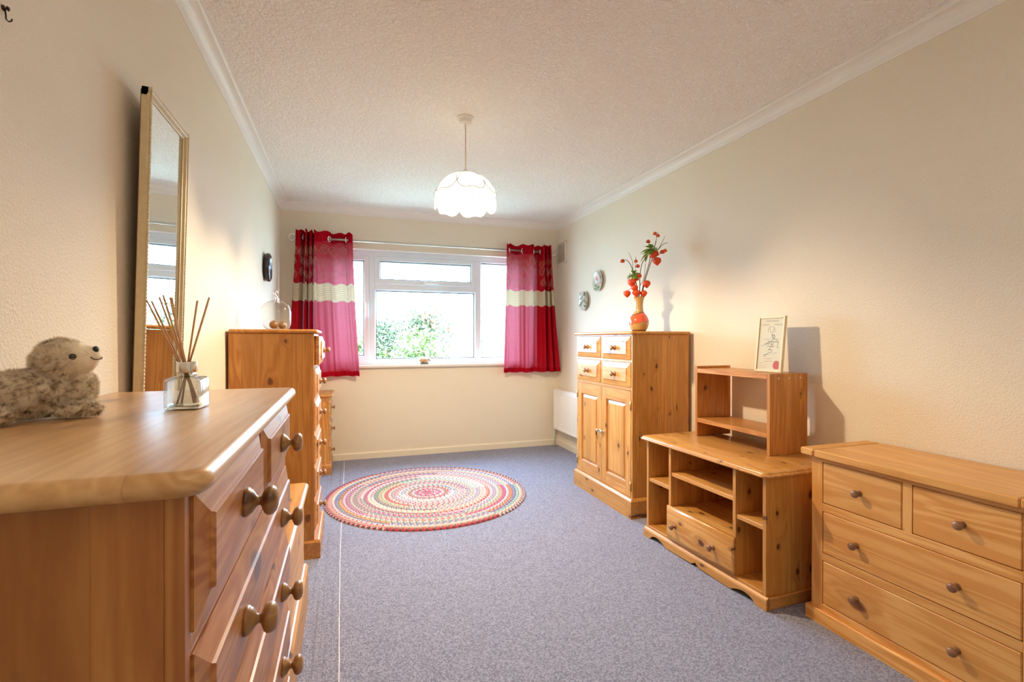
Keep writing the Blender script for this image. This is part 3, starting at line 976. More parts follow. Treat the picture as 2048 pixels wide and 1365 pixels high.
POLE_Y, POLE_Z = 4.745, 2.036
def curtain(cp, label, grommets, seed):
    """cp: (x at top, x at bottom, y offset) control points across the cloth"""
    line = spline(cp, 7)
    xs_min = min(p[0] for p in line)
    t = thing('curtain', label, 'curtain', (sum(p[0] for p in line) / len(line), POLE_Y, 0), 0)
    ox, oy = t.location.x, t.location.y
    def surf(i, z):
        """i float index in line"""
        k = min(int(i), len(line) - 2); f = i - k
        a, b_ = line[k], line[k + 1]
        xt, xb, yo = (a[j] + (b_[j] - a[j]) * f for j in range(3))
        s_ = max(0.0, (2.10 - z) / 1.32)
        e = s_ ** 1.3
        x = xt + (xb - xt) * e
        amp = 1 - .25 * s_
        y = POLE_Y + yo * amp + .006 * math.sin(i * .9 + z * 3 + seed) * s_
        # keep it clear of the window board
        y = min(y, 4.785)
        return Vector((x - ox, y - oy, z))
    n = len(line)
    def zlim(i, z):
        # cloth sags and rises a little along its width
        return z + (.003 + .006 * max(0, min(1, (z - 1.0) / .6))) * math.sin(i * .35 + seed) 
    bands = [('header_band', 2.005, 2.098, F_HEAD), ('embroidered_panel', 1.630, 2.005, F_RED), ('striped_band', 1.472, 1.630, F_CREAM), ('lower_panel', .835, 1.472, F_RED), ('hem', .790, .835, F_HEAD)]
    for nm, z0, z1, mt in bands:
        b = MB(); rows_ = max(2, int((z1 - z0) / .035) + 1)
        if nm == 'striped_band': rows_ = 8 * 3
        vs = []; fs = []
        for j in range(rows_ + 1):
            z = z0 + (z1 - z0) * j / rows_
            for i in range(n):
                p = surf(i, zlim(i, z))
                if nm == 'striped_band' and j % 3 == 0 and 0 < j < rows_: p = p + Vector((0, .0022, 0))
                if nm == 'striped_band' and j % 3 == 1 and 1 < j: p = p + Vector((0, -.0022, 0))
                vs.append(p)
        for j in range(rows_):
            for i in range(n - 1):
                fs.append((j * n + i, j * n + i + 1, (j + 1) * n + i + 1, (j + 1) * n + i))
        b.add(vs, fs, True)
        o = b.build(nm, mt, t, fix=False)
        if nm == 'striped_band':
            o['label'] = 'cream band with pin-tuck stripes'
            # shade under each pin tuck, put in as dark strips
            for q in range(8):
                bb = MB(); z = z0 + (z1 - z0) * (q + .5) / 8; vs2 = []; fs2 = []
                for i in range(n):
                    for dz in (-.0012, .0012):
                        vs2.append(surf(i, zlim(i, z + dz)) + Vector((0, -.0030, 0)))
                for i in range(n - 1): fs2.append((i * 2, i * 2 + 2, i * 2 + 3, i * 2 + 1))
                bb.add(vs2, fs2, True); bb.build('tuck', plain('tuck_shade_grey', (.33, .28, .24), .8) if 'TUCK' not in M else M['TUCK'], o, fix=False)
                M['TUCK'] = o.children[-1].data.materials[0]
        if nm == 'embroidered_panel':
            o['label'] = 'crimson panel embroidered with outline roses'
            # outline roses stitched on the cloth
            rr = random.Random(seed * 13 + 3)
            eb = MB()
            # arc length along the top so that flowers keep their shape
            acc = [0]
            for i in range(1, n): acc.append(acc[-1] + math.hypot(line[i][0] - line[i - 1][0], line[i][2] - line[i - 1][2]))
            L = acc[-1]
            def idx(s_):
                s_ = max(0, min(L - 1e-6, s_))
                for i in range(1, n):
                    if acc[i] >= s_: return i - 1 + (s_ - acc[i - 1]) / max(1e-9, acc[i] - acc[i - 1])
                return n - 1.001
            def stitch(pts2):
                pv = []
                for (s_, z) in pts2:
                    if z < z0 + .006 or z > z1 - .004 or s_ < 0.003 or s_ > L - .003:
                        if len(pv) > 2: eb.tube(pv, .0011, 4, True)
                        pv = []; continue
                    ii = idx(s_)
                    pv.append(surf(ii, zlim(ii, z)) + Vector((0, -.0020, 0)))
                if len(pv) > 2: eb.tube(pv, .0011, 4, True)
            s_ = .03
            while s_ < L:
                for zc in (1.715 + rr.uniform(-.02, .02), 1.82 + rr.uniform(-.02, .02), 1.92 + rr.uniform(-.02, .02)):
                    R0 = rr.uniform(.035, .05); cs = s_ + rr.uniform(-.02, .02)
                    for ring_, rad in ((0, R0), (1, R0 * .62), (2, R0 * .3)):
                        lob = 5 if ring_ < 2 else 3; ph = rr.uniform(0, 6)
                        arc = 2 * PI * (1 if ring_ < 2 else .8)
                        stitch([(cs + rad * (.78 + .22 * abs(math.sin(lob * a / 2 + ph))) * math.cos(a), zc + rad * (.78 + .22 * abs(math.sin(lob * a / 2 + ph))) * math.sin(a)) for a in [arc * k / 26 for k in range(27)]])
                s_ += .095
            e = eb.build('embroidery', F_EMB, o, fix=False); e['kind'] = 'stuff'; e['label'] = 'pale outline roses stitched on the cloth'
    for gx in grommets:
        b = MB()
        # ring lying in the plane of the cloth, threaded by the pole
        pts_ = [(gx[0] - ox + .021 * math.cos(a) * gx[1], .021 * math.cos(a) * (1 - abs(gx[1])) , POLE_Z + .0235 * math.sin(a)) for a in [2 * PI * k / 24 for k in range(24)]]
        b.tube(pts_, .0055, 8, closed=True)
        g_ = b.build('eyelet', CHROME, t)
    return t
cl = [(-.425, -.505, .0), (-.412, -.49, -.045), (-.385, -.43, -.05), (-.362, -.40, .03), (-.348, -.375, .03), (-.342, -.362, -.05), (-.328, -.345, -.05), (-.322, -.335, .03), (-.312, -.325, .035), (-.306, -.315, -.05), (-.292, -.300, -.05), (-.286, -.290, .03), (-.278, -.280, .03), (-.270, -.262, -.045), (-.250, -.235, -.045), (-.200, -.175, -.035), (-.145, -.110, .0), (-.115, -.075, .028), (-.060, -.010, .034), (-.020, .040, .020), (.004, .068, -.002), (.03, .095, -.018), (.055, .116, -.012)]
curtain(cl, 'crimson eyelet curtain with cream band, above the small bedside chest', [(-.145, .55), (.003, .45), (-.36, .3)], 1)
cr_ = [(1.541, 1.507, -.012), (1.556, 1.53, -.018), (1.575, 1.552, .0), (1.62, 1.60, .03), (1.68, 1.665, .032), (1.718, 1.705, .0), (1.75, 1.735, -.035), (1.80, 1.775, -.04), (1.838, 1.795, -.005), (1.855, 1.815, .03), (1.895, 1.86, .03), (1.912, 1.905, -.01), (1.925, 1.945, -.05), (1.942, 1.965, -.05), (1.950, 1.975, .03), (1.960, 1.995, .03), (1.966, 2.01, -.05), (1.978, 2.045, -.05), (1.985, 2.06, .03), (1.992, 2.07, .03), (2.000, 2.08, -.045), (2.018, 2.125, -.04), (2.030, 2.138, .0)]
curtain(cr_, 'crimson eyelet curtain with cream band, above the white radiator', [(1.575, .45), (1.718, .75), (1.840, .45), (1.912, .4)], 2)

pole = thing('curtain_pole', 'long slim silver curtain pole with ring ends over the window', 'curtain pole', (.80, POLE_Y, POLE_Z))
b = MB(); b.tube([(-.43 - .80, 0, 0), (2.03 - .80, 0, 0)], .0105, 16); b.build('pole', STEEL, pole)
for ex in (-.452, 2.052):
    b = MB(); b.tube([(ex - .80 + .027 * math.cos(a), 0, .030 * math.sin(a)) for a in [2 * PI * k / 28 for k in range(28)]], .0065, 8, closed=True); b.build('ring_finial', CHROME, pole)
for bx in (-.38, 1.96):
    b = MB(); b.tube([(bx - .80, 0, 0), (bx - .80, YB - POLE_Y - .002, 0)], .006, 10)
    b.lathe([(.018, 0), (.018, .006)], 16, 'y', (bx - .80, YB - POLE_Y - .007, 0)); b.build('bracket', STEEL, pole)

# ------------------------------------------------------------------ pendant lamp
def pendant():
    z_shade = 2.045
    t = thing('pendant_lamp', 'lit white petal-shaped glass pendant lamp hanging from ceiling', 'pendant lamp', (PEN[0], PEN[1], ZC))
    b = MB(); b.lathe([(.0, 0), (.046, 0), (.046, -.006), (.040, -.009), (.037, -.012), (.036, -.030), (.030, -.034), (.010, -.036), (.009, -.046), (.0, -.046)], 32)
    b.build('ceiling_rose', WHITEP, t)
    b = MB(); b.tube([(0, 0, -.04), (0, 0, z_shade - ZC + .02)], .0032, 8); b.build('cable', plain('cream_cable', (.62, .52, .40), .5), t)
    b = MB(); b.lathe([(.006, .030), (.011, .026), (.013, .010), (.021, .006), (.022, -.002), (.016, -.05), (0, -.05)], 20, 'z', (0, 0, z_shade - ZC)); b.build('lamp_holder', WHITEP, t)
    # bulb
    em = NT('lit_bulb'); e_ = em.n('ShaderNodeEmission'); e_.inputs[0].default_value = (1, .86, .62, 1); e_.inputs[1].default_value = 12; em.l(e_.outputs[0], em.out.inputs[0])
    b = MB(); b.lathe([(0, -.062), (.018, -.058), (.026, -.045), (.027, -.034), (.022, -.018), (.013, -.004), (.012, .012), (0, .012)], 20, 'z', (0, 0, z_shade - ZC - .062)); b.build('bulb', em.m, t)
    # petal glass glows with the bulb behind it
    g = NT('lit_opal_petal_glass')
    tl = g.n('ShaderNodeBsdfTranslucent'); tl.inputs[0].default_value = (.9, .85, .74, 1)
    df = g.n('ShaderNodeBsdfDiffuse'); df.inputs[0].default_value = (.85, .82, .74, 1)
    ems = g.n('ShaderNodeEmission'); ems.inputs[0].default_value = (1, .92, .74, 1); ems.inputs[1].default_value = 1.15
    m1 = g.n('ShaderNodeMixShader'); m1.inputs[0].default_value = .0015; g.l(df.outputs[0], m1.inputs[1]); g.l(tl.outputs[0], m1.inputs[2])
    ad = g.n('ShaderNodeAddShader'); g.l(m1.outputs[0], ad.inputs[0]); g.l(ems.outputs[0], ad.inputs[1])
    g.l(ad.outputs[0], g.out.inputs[0])
    trim = plain('gold_petal_rim', (.20, .12, .04), .5)
    def prof(v, off):
        # v: 0 at the crown .. 1 at the rim
        a = v * R(97)
        r_ = .012 + .150 * math.sin(a) ** .92 + off
        z_ = z_shade - ZC + .004 - .178 * (1 - math.cos(a)) - off * .2
        return r_, z_
    for layer in (0, 1):
        for k in range(6):
            th0 = R(60 * k + (18 if layer == 0 else 48) - 90 - 18.6)
            b = MB(); nu, nv = 20, 14
            half = R(34 if layer == 0 else 33)
            vs = []; edge = []
            for i in range(nu + 1):
                u = -1 + 2 * i / nu
                # outline: two soft lobes, rising to the side seams
                lob = .045 * math.cos(u * PI * 1.0) if abs(u) < 1 else 0
                if layer == 0:
                    vend = .72 - .30 * abs(u) ** 4.5 - .035 * math.exp(-(u / .22) ** 2) + .02
                else:
                    vend = 1.0 - .20 * abs(u) ** 5 - .030 * math.exp(-(u / .25) ** 2)
                v0 = .02 if layer == 0 else .30
                for j in range(nv + 1):
                    v = v0 + (vend - v0) * j / nv
                    off = (.008 if layer == 0 else .001) + .007 * (1 - abs(u) ** 2) - .004 * abs(u) ** 3 + (.004 * (j / nv) ** 2 if layer == 0 else .002)
                    off *= min(1, v * 3)
                    r_, z_ = prof(v, off)
                    th = th0 + u * half
                    p = (r_ * math.cos(th), r_ * math.sin(th), z_)
                    vs.append(p)
                    if j == nv: edge.append((p[0] * 1.008, p[1] * 1.008, p[2]))
            fs = [(i * (nv + 1) + j, (i + 1) * (nv + 1) + j, (i + 1) * (nv + 1) + j + 1, i * (nv + 1) + j + 1) for i in range(nu) for j in range(nv)]
            b.add(vs, fs, True)
            pt = b.build('petal', g.m, t, fix=False)
            # side seams and rim as a fine gold line
            b = MB()
            left = [vs[j] for j in range(nv + 1)][::2]; right = [vs[nu * (nv + 1) + j] for j in range(nv + 1)][::2]
            if layer == 0:
                b.tube([(p[0] * 1.008, p[1] * 1.008, p[2] + .0005) for p in left] + edge + [(p[0] * 1.008, p[1] * 1.008, p[2] + .0005) for p in right[::-1]], .0017, 5)
            else:
                b.tube(edge, .0010, 5)
            b.build('petal_rim', trim, pt)
    return t
pendant()

# ------------------------------------------------------------------ radiator, vent
def radiator():
    t = thing('radiator', 'white ribbed panel radiator under the wall plates', 'radiator', (2.10, 4.235, .185))
    y0, y1 = -.535, .535
    b = MB(); n = 46; vs = []; fs = []
    H = .375
    per = (y1 - y0) / n
    pr = []
    for i in range(n):
        a = y0 + per * i
        pr += [(a, -.022), (a + per * .25, -.022), (a + per * .42, -.030), (a + per * .83, -.030)]
    pr.append((y1, -.022))
    for (y, x) in pr: vs += [(x, y, .020), (x, y, H)]
    for i in range(len(pr) - 1): fs.append((i * 2, i * 2 + 1, i * 2 + 3, i * 2 + 2))
    b.add(vs, fs)
    b.build('ribbed_panel', RADW, t, fix=False)
    b = MB(); b.box(-.031, -.012, y0, y1, 0, .024, .006); b.box(-.031, -.012, y0, y1, H - .004, H + .036, .006); b.box(-.018, .0, y0, y1, .01, H + .02, .002)
    b.build('panel_body', RADW, t)
    b = MB(); b.box(-.034, .036, y0 - .004, y1 + .004, H + .030, H + .045, .006); b.build('top_cover', RADW, t)
    b = MB(); b.box(-.016, .030, y1 - .004, y1 + .002, .03, H + .03, .001); b.box(-.016, .030, y0 - .002, y0 + .004, .03, H + .03, .001); b.build('side_cover', RADW, t)
    b = MB(); b.tube([(-.008, y1 - .004, -.002 + .03), (-.008, y1 + .018, .028), (-.008, y1 + .022, .010), (-.008, y1 + .022, -.185)], .0075, 10); b.build('pipe', RADW, t)
    b = MB(); b.lathe([(.012, -.02), (.012, .01), (.009, .014)], 14, 'z', (-.008, y1 + .022, .02)); b.build('valve', CHROME, t)
    for yy in (-.3, .3):
        b = MB(); b.box(-.002, .048, yy - .015, yy + .015, .08, .30, .002); b.build('bracket', RADW, t)
radiator()
def vent():
    t = thing('air_vent', 'cream louvred air vent high in the corner beside the window', 'air vent', (XR - .001, 4.725, 2.035))
    b = MB(); w, h = .108, .118
    for (a0, a1, c0, c1) in ((-w, -w + .012, -h, h), (w - .012, w, -h, h), (-w, w, -h, -h + .014), (-w, w, h - .014, h)):
        b.box(-.016, 0, a0, a1, c0, c1, .003)
    b.build('frame', CREAMPAINT, t)
    b = MB(); b.box(-.003, 0, -w + .01, w - .01, -h + .01, h - .01, 0); b.build('backing', plain('vent_shadow_gap', (.42, .37, .30), .9), t)
    n = 15
    b0 = MB(); b0.prism([(-.014, -.0055), (-.012, -.0065), (-.003, .0045), (-.005, .0055)], 1, -w + .011, w - .011)
    me = None
    for i in range(n):
        z = -h + .022 + (2 * h - .044) * i / (n - 1)
        if me is None:
            s_ = b0.build('slat', CREAMPAINT, t); me = s_.data
        else:
            s_ = bpy.data.objects.new('slat', me); COL.objects.link(s_); s_.parent = t
        s_.location = (0, 0, z)
vent()

# ------------------------------------------------------------------ mirror
def mirror():
    yn, yf, z0, z1 = 1.570, 1.905, .62, 1.812
    t = thing('wall_mirror', 'tall narrow mirror in a gilt rope-edged frame on wall', 'mirror', (-.5515, (yn + yf) / 2, z0))
    w = (yf - yn) / 2; H = z1 - z0
    t.rotation_euler = (0, R(1.5), 0)      # leans out a little at the top
    gilt = plain('dull_gilt_moulding', (.66, .56, .36), .42, .15, var=.12, nscale=60)
    rope = plain('pale_gilt_rope', (.78, .70, .52), .35, .3, var=.15, nscale=200)
    fw, ft = .022, .022
    b = MB()
    def bar(ax, p0, p1, at, sgn):
        pr = [(0, 0), (0, fw), (ft * .7, fw), (ft, fw * .75), (ft * .92, fw * .45), (ft * .6, fw * .2), (ft * .55, 0)]
        # (x out of the wall, distance from the glass edge outward)
        if ax == 'z':
            b.prism([(x, at + sgn * v) for x, v in pr], 2, p0, p1)
        else:
            b.prism([(x, at + sgn * v) for x, v in pr], 1, p0, p1)
    bar('z', 0, H, -w + fw, -1); bar('z', 0, H, w - fw, 1)
    bar('y', -w, w, H - fw, 1); bar('y', -w, w, fw, -1)
    b.build('frame', gilt, t)
    # rope beads along the outer edge of the face
    b = MB(); st = .0105
    k = 0
    def bead(y, z, a):
        b.ell((ft + .0005, y, z), (.0030, .0062 if a else .0030, .0030 if a else .0062), 6, 4)
    z = .004
    while z < H: bead(-w + .004, z, 0); bead(w - .004, z, 0); z += st
    y = -w + .006
    while y < w: bead(y, H - .004, 1); bead(y, .004, 1); y += st
    rp = b.build('rope_edging', rope, t, fix=False); rp['kind'] = 'stuff'
    mt = NT('mirror_glass'); mt.bsdf((.86, .90, .88), .01, 1.0)
    b = MB(); b.box(.006, .010, -w + fw - .004, w - fw + .004, fw - .004, H - fw + .004, 0); b.build('mirror_glass', mt.m, t)
    b = MB(); b.box(-.004, .002, -w + .006, w - .006, .006, H - .006, 0); b.build('backing_board', plain('brown_backing', (.20, .12, .06), .8), t)
mirror()

# ------------------------------------------------------------------ rug
def rug():
    t = thing('round_rug', 'round multicoloured braided rag rug on the grey carpet', 'rug', (.565, 3.60, 0))
    mt = NT('braided_rag_cloth')
    at = mt.n('ShaderNodeAttribute', attribute_name='Col')
    o = mt.obj()
    f = mt.noise(o, 260, 2)
    c = mt.mix(mt.math('MULTIPLY', f, .35), at.outputs['Color'], (.35, .30, .30), 'MULTIPLY')
    mt.bsdf(c, .9, 0, mt.bump(f, .5, .002), .15)
    CR = (.80, .74, .66); WH = (.86, .84, .82); RD = (.62, .06, .10); PK = (.80, .34, .40); OR = (.82, .30, .14); TL = (.20, .46, .50); PU = (.34, .20, .52); MV = (.52, .24, .40); YE = (.84, .66, .30); GY = (.42, .40, .40); BL = (.25, .35, .62); GN = (.20, .40, .24); MG = (.66, .10, .36); DK = (.10, .06, .08)
    seq = [(PK, WH), (RD, PK), (PK, WH), (RD, PK), (PK, CR), (RD, PK), (RD, RD),
           (CR, WH), (WH, GY), (WH, CR), (GY, CR), (YE, WH), (CR, PK), (YE, CR), (TL, WH), (MV, WH) if False else (TL, GY),
           (PK, WH), (CR, WH), (RD, PK), (WH, CR), (PK, CR), (TL, WH), (CR, OR), (MV, PK), (WH, CR), (OR, YE), (PU, BL), (CR, WH), (OR, PK), (RD, DK)]
    n = len(seq); Ro = .715; pit = Ro / n
    rr = random.Random(5)
    for k, (A, B) in enumerate(seq):
        rad = pit * (k + .5)
        m = max(8, int(2 * PI * rad / .013)); m += m % 2
        cs = 6; vs = []; cols = []; fs = []
        rest = [WH, CR, PK, YE, TL, BL, MV, OR, GN, RD, MG]
        # strand colours change every few hundred millimetres as the rags are joined
        run = {}
        def strand(s_, i):
            key = (s_, int(i / m * max(1, k // 5 + 1) * 1.0) if k > 6 else 0)
            if key not in run:
                run[key] = (A if s_ == 0 else (B if s_ == 1 else rr.choice(rest))) if rr.random() < .72 else rr.choice(rest)
            return run[key]
        hw = pit * .53
        sub = 2
        M_ = m * sub
        for i in range(M_):
            a = 2 * PI * i / M_
            ph = 2 * PI * i / sub / 3
            ii = i // sub
            sway = math.sin(ph) * hw * .22
            puff = 1 + .22 * math.cos(2 * ph) + rr.uniform(-.05, .05)
            for j in range(cs):
                w_ = PI * j / (cs - 1)
                r_ = rad - math.cos(w_) * hw + sway * math.sin(w_)
                z_ = .001 + .0095 * math.sin(w_) ** .7 * puff * (1 + .25 * math.sin(ph * 2 + w_ * 2))
                vs.append((r_ * math.cos(a), r_ * math.sin(a), max(.0008, z_)))
                st_ = (ii + (0 if j < cs / 2 else 1)) % 3
                c_ = strand(st_, ii)
                q = rr.uniform(.88, 1.08)
                cols.append(tuple((x * .80 + .03) * q for x in c_))
        for i in range(M_):
            l = (i + 1) % M_
            for j in range(cs - 1):
                fs.append((i * cs + j, i * cs + j + 1, l * cs + j + 1, l * cs + j))
        b = MB(); b.add(vs, fs, True)
        ro = b.build('braid_coil', mt.m, t, fix=False, col=cols)
    return t
rug()

# ------------------------------------------------------------------ wall plates, wall ornament
def wall_plate(y, z, label, seed):
    t = thing('wall_plate', label, 'plate', (XR - .003, y, z), R(0), 'decorative plates on the wall')
    t.rotation_euler = (0, R(-90), 0)      # local z points into the room (-x)
    por = plain('cream_porcelain', (.58, .58, .49), .15, coat=.5)
    r = .092
    b = MB(); b.lathe([(0, 0), (r * .55, 0), (r * .62, .002), (r * .95, .018), (r, .021), (r * .99, .0235), (r * .94, .0225), (r * .66, .008), (r * .58, .006), (0, .0055)], 48)
    b.build('dish', por, t)
    rr = random.Random(seed)
    def rise(x, y):
        q = math.hypot(x, y)
        return 0 if q < r * .56 else ((q - r * .56) * .28 if q < r * .66 else .0026 + min(q - r * .66, r * .27) * .59)
    def blob(name, cx, cy, rx, ry, rot, col, z0):
        m_ = plain('glaze_' + name, col, .2, coat=.5, var=.2, nscale=90)
        cx, cy, rx, ry = cx * 1.45, cy * 1.45, rx * 1.4, ry * 1.4
        b = MB(); n = 14; vs = [(cx, cy, z0 + .0012 + rise(cx, cy))]
        for i in range(n):
            a = 2 * PI * i / n
            u, v = rx * math.cos(a) * (1 + .15 * math.sin(3 * a + seed)), ry * math.sin(a)
            px_, py_ = cx + u * math.cos(rot) - v * math.sin(rot), cy + u * math.sin(rot) + v * math.cos(rot)
            vs.append((px_, py_, z0 + rise(px_, py_)))
        b.add(vs, [(0, 1 + i, 1 + (i + 1) % n) for i in range(n)], True)
        return b.build(name, m_, t, fix=False)
    # after the turn local x points down... (x local -> +z world is -90 about y): local x = up, local y = along the wall
    zf = .0068
    if seed == 1:    # upper plate: two birds over flowers
        blob('painted_bird', .028, -.022, .030, .011, R(20), (.20, .19, .20), zf); blob('painted_bird', .022, .020, .024, .012, R(-15), (.52, .14, .06), zf)
        for k in range(9): blob('painted_leaf', -.028 + rr.uniform(-.022, .022), rr.uniform(-.036, .036), .016, .006, rr.uniform(0, 3), (.22, .34, .14), zf + k * .0001)
        for k in range(3): blob('painted_flower', -.020 + rr.uniform(-.012, .012), rr.uniform(-.02, .02), .009, .009, 0, (.60, .28, .18), zf + .0015)
    else:
        for k in range(16): blob('painted_leaf', rr.uniform(-.05, .05), rr.uniform(-.045, .045), .018, .007, rr.uniform(0, 3), rr.choice([(.20, .26, .14), (.30, .36, .22), (.14, .15, .11)]), zf + k * .0001)
        for k in range(4): blob('painted_flower', rr.uniform(-.02, .03), rr.uniform(-.03, .03), .011, .010, 0, (.46, .33, .24), zf + .0018)
    return t
wall_plate(3.92, 1.652, 'round cream wall plate painted with birds, the higher one', 1)
wall_plate(4.195, 1.493, 'round wall plate covered in dark green leaves, the lower one', 2)

t = thing('wall_ornament', 'glossy black oval ornament hung on the wall above glass apple', 'wall ornament', (XL + .002, 3.925, 1.648))
t.rotation_euler = (0, R(90), 0)
b = MB(); b.lathe([(0, 0), (.080, 0), (.098, .006), (.104, .018), (.104, .028), (.098, .038), (.088, .042), (.080, .040), (.074, .033), (0, .031)], 48, sy=.86); b.build('rim', BLACK, t)
b = MB(); b.lathe([(0, .0305), (.073, .0305), (.072, .0335), (0, .0345)], 40, sy=.86)
b.build('face', plain('smoky_pink_face', (.16, .12, .13), .22, coat=.6, var=.5, nscale=30), t)

# a hook in the wall near the top corner
t = thing('picture_hook', 'tiny dark metal hook high on the wall near the ceiling', 'hook', (XL, .595 * 1.02, 1.13 + .44))
t.location = (XL, 1.084, 1.697)
HK = plain('blackened_iron', (.05, .035, .03), .5, .6)
b = MB(); b.lathe([(.0048, 0), (.0048, .002), (.0018, .003), (.0018, .006), (.0042, .0065), (.003, .0085), (0, .0088)], 12, 'x', (0, 0, .004)); b.build('nail', HK, t)
b = MB(); b.tube([(.003, 0, .002), (.004, 0, -.008), (.004, .0005, -.014), (.007, .001, -.0175), (.011, .001, -.016), (.012, .001, -.012)], .0012, 6); b.build('hook_bend', HK, t)

# ------------------------------------------------------------------ reed diffuser
DZ = 1.0
DC = (-.284, 1.070)
def diffuser():
    t = thing('reed_diffuser', 'square clear glass diffuser bottle with a silver collar', 'diffuser', (DC[0], DC[1], DZ + .0004), R(-6))
    gm = glass_mat('bottle_glass', (.93, .95, .94), refl=2.2, base=.05)
    b = MB()
    h = .0285
    pr = [(.004, 0), (.001, .001), (0, .004), (0, .052), (.0015, .0555), (.005, .058), (.012, .0605), (.0175, .062), (.0182, .066), (.0182, .071)]
    b.loft_rect(-h, h, -h, h, pr, .0045, 4, True)
    inner = [(.0065, .0065), (.0055, .008), (.0050, .012), (.0050, .050), (.008, .055), (.0165, .059), (.0205, .061), (.0205, .0712)]
    b2 = MB(); b2.loft_rect(-h, h, -h, h, inner, .006, 4, True)
    k = len(b.v)
    b.v += b2.v; b.f += [tuple(i + k for i in f)[::-1] for f in b2.f]; b.sm += b2.sm; b.mi += b2.mi
    b.build('bottle', gm, t, fix=False)
    g = NT('thick_base_glass'); g.bsdf((.97, .985, .98), .0, 0, None, .5, **{'Transmission Weight': 1.0, 'IOR': 1.46})
    b = MB(); b.loft_rect(-h + .0008, h - .0008, -h + .0008, h - .0008, [(.003, .0008), (.001, .002), (.001, .0055), (.003, .0062)], .004, 4, True); b.build('bottle_base', g.m, t)
    # what is left of the scented oil
    c = MB(); c.lathe([(.0135, 0), (.0165, .0003), (.0168, .001), (.0168, .0195), (.0165, .0202), (.0125, .0203), (.0125, .016), (.0122, .004), (.0122, .0)], 36, 'z', (0, 0, .067))
    c.build('collar', CHROME, t)
diffuser()
REED = plain('reed_wood', (.55, .30, .13), .65, var=.25, nscale=120)
tips = [((-.348, 1.07, 1.202), (.013, .006)), ((-.344, 1.082, 1.201), (.010, -.010)), ((-.322, 1.05, 1.207), (.010, .014)), ((-.319, 1.06, 1.211), (.004, -.012)), ((-.313, 1.085, 1.209), (.006, .0)),
        ((-.305, 1.05, 1.206), (-.002, .012)), ((-.263, 1.055, 1.202), (-.010, .012)), ((-.253, 1.085, 1.199), (-.012, -.010)), ((-.246, 1.065, 1.209), (-.013, .003))]
for i, (tp, ft) in enumerate(tips):
    neck = Vector((DC[0] + (tp[0] - DC[0]) * .10, DC[1] + (tp[1] - DC[1]) * .2, DZ + .084))
    top = Vector(tp); d_ = (neck - top).normalized()
    # the reed is straight: carry the line on down until it meets the base or wall of the bottle
    L = (neck.z - (DZ + .0095)) / -d_.z
    bot = neck + d_ * L
    lim = .0205
    q = Vector((bot.x - DC[0], bot.y - DC[1], 0))
    mx = max(abs(q.x), abs(q.y))
    if mx > lim: bot = Vector((DC[0] + q.x * lim / mx, DC[1] + q.y * lim / mx, bot.z))
    t = MB().tube([top - bot, (top - bot) * .5, Vector((0, 0, 0))], .00165, 8).build('reed', REED, None, loc=tuple(bot))
    tag(t, ('leftmost', 'second from left', 'third from left', 'fourth from left', 'fifth from left', 'sixth from left', 'third from right', 'second from right', 'rightmost')[i] + ' of the nine brown reeds fanning out of the diffuser', 'reed', 'reeds in the glass diffuser')

# ------------------------------------------------------------------ glass apple with two wooden balls
AP = (-.358, 2.935)
AZ = 1.1804
def apple():
    t = thing('glass_apple', 'hollow clear glass apple with a curled stalk on tall chest', 'ornament', (AP[0], AP[1], AZ))
    b = MB()
    R0 = .083
    prof = [(0, .004), (.020, .003), (.038, .0), (.050, .004), (.066, .018), (.078, .042), (.083, .070), (.083, .092), (.078, .115), (.066, .136), (.048, .150), (.030, .157), (.016, .157), (.009, .156)]
    pr = spline([(a, c) for a, c in prof], 3)
    b.lathe(pr, 40)
    # cut facets towards the window side
    nv = []
    for (x, y, z) in b.v:
        if x > .070: x = .070 + (x - .070) * .25
        if x + (z - .06) * .55 > .094:
            k = x + (z - .06) * .55 - .094; x -= k * .5
        if x - (z - .06) * .75 > .098:
            k = x - (z - .06) * .75 - .098; x -= k * .5
        nv.append((x, y, z))
    b.v = nv
    b.build('body', CLEAR, t, fix=False)
    b = MB(); b.tube(spline([(.0, 0, .150, .012), (.002, 0, .162, .010), (.000, 0, .175, .0075), (-.008, 0, .190, .0065), (-.008, 0, .203, .0055), (.002, 0, .211, .005), (.010, 0, .205, .0045), (.012, 0, .196, .004)], 5), .006, 12) if False else None
    sp = spline([(.0, 0, .150, .013), (.003, 0, .162, .0095), (.000, 0, .175, .0075), (-.007, 0, .188, .0065), (-.012, 0, .198, .0058), (-.006, 0, .208, .0052), (.003, 0, .206, .0048), (.005, 0, .197, .0042)], 5)
    b = MB(); b.tube([p[:3] for p in sp], [p[3] for p in sp], 12)
    g = NT('solid_clear_glass'); g.bsdf((.96, .98, .97), .0, 0, None, .5, **{'Transmission Weight': 1.0, 'IOR': 1.4})
    b.build('stalk', g.m, t)
apple()
BALL = plain('turned_brown_wood', (.24, .115, .04), .35, coat=.3, var=.25, nscale=30)
for i, (dx, dy, r, lb) in enumerate(((-.012, -.022, .0225, 'brown wooden ball inside the glass apple, the rounder clearer one'), (.026, .016, .0205, 'smaller brown wooden ball at the back inside the glass apple'))):
    b = MB(); b.ell((0, 0, 0), (r, r, r * .98), 24, 16)
    b.tube([(0, 0, r * .96), (.001, 0, r * 1.12)], .0018, 6)
    o = b.build('wooden_ball', BALL, None, loc=(AP[0] + dx, AP[1] + dy, AZ + r + .0052))
    tag(o, lb, 'ball', 'wooden balls in the glass apple')

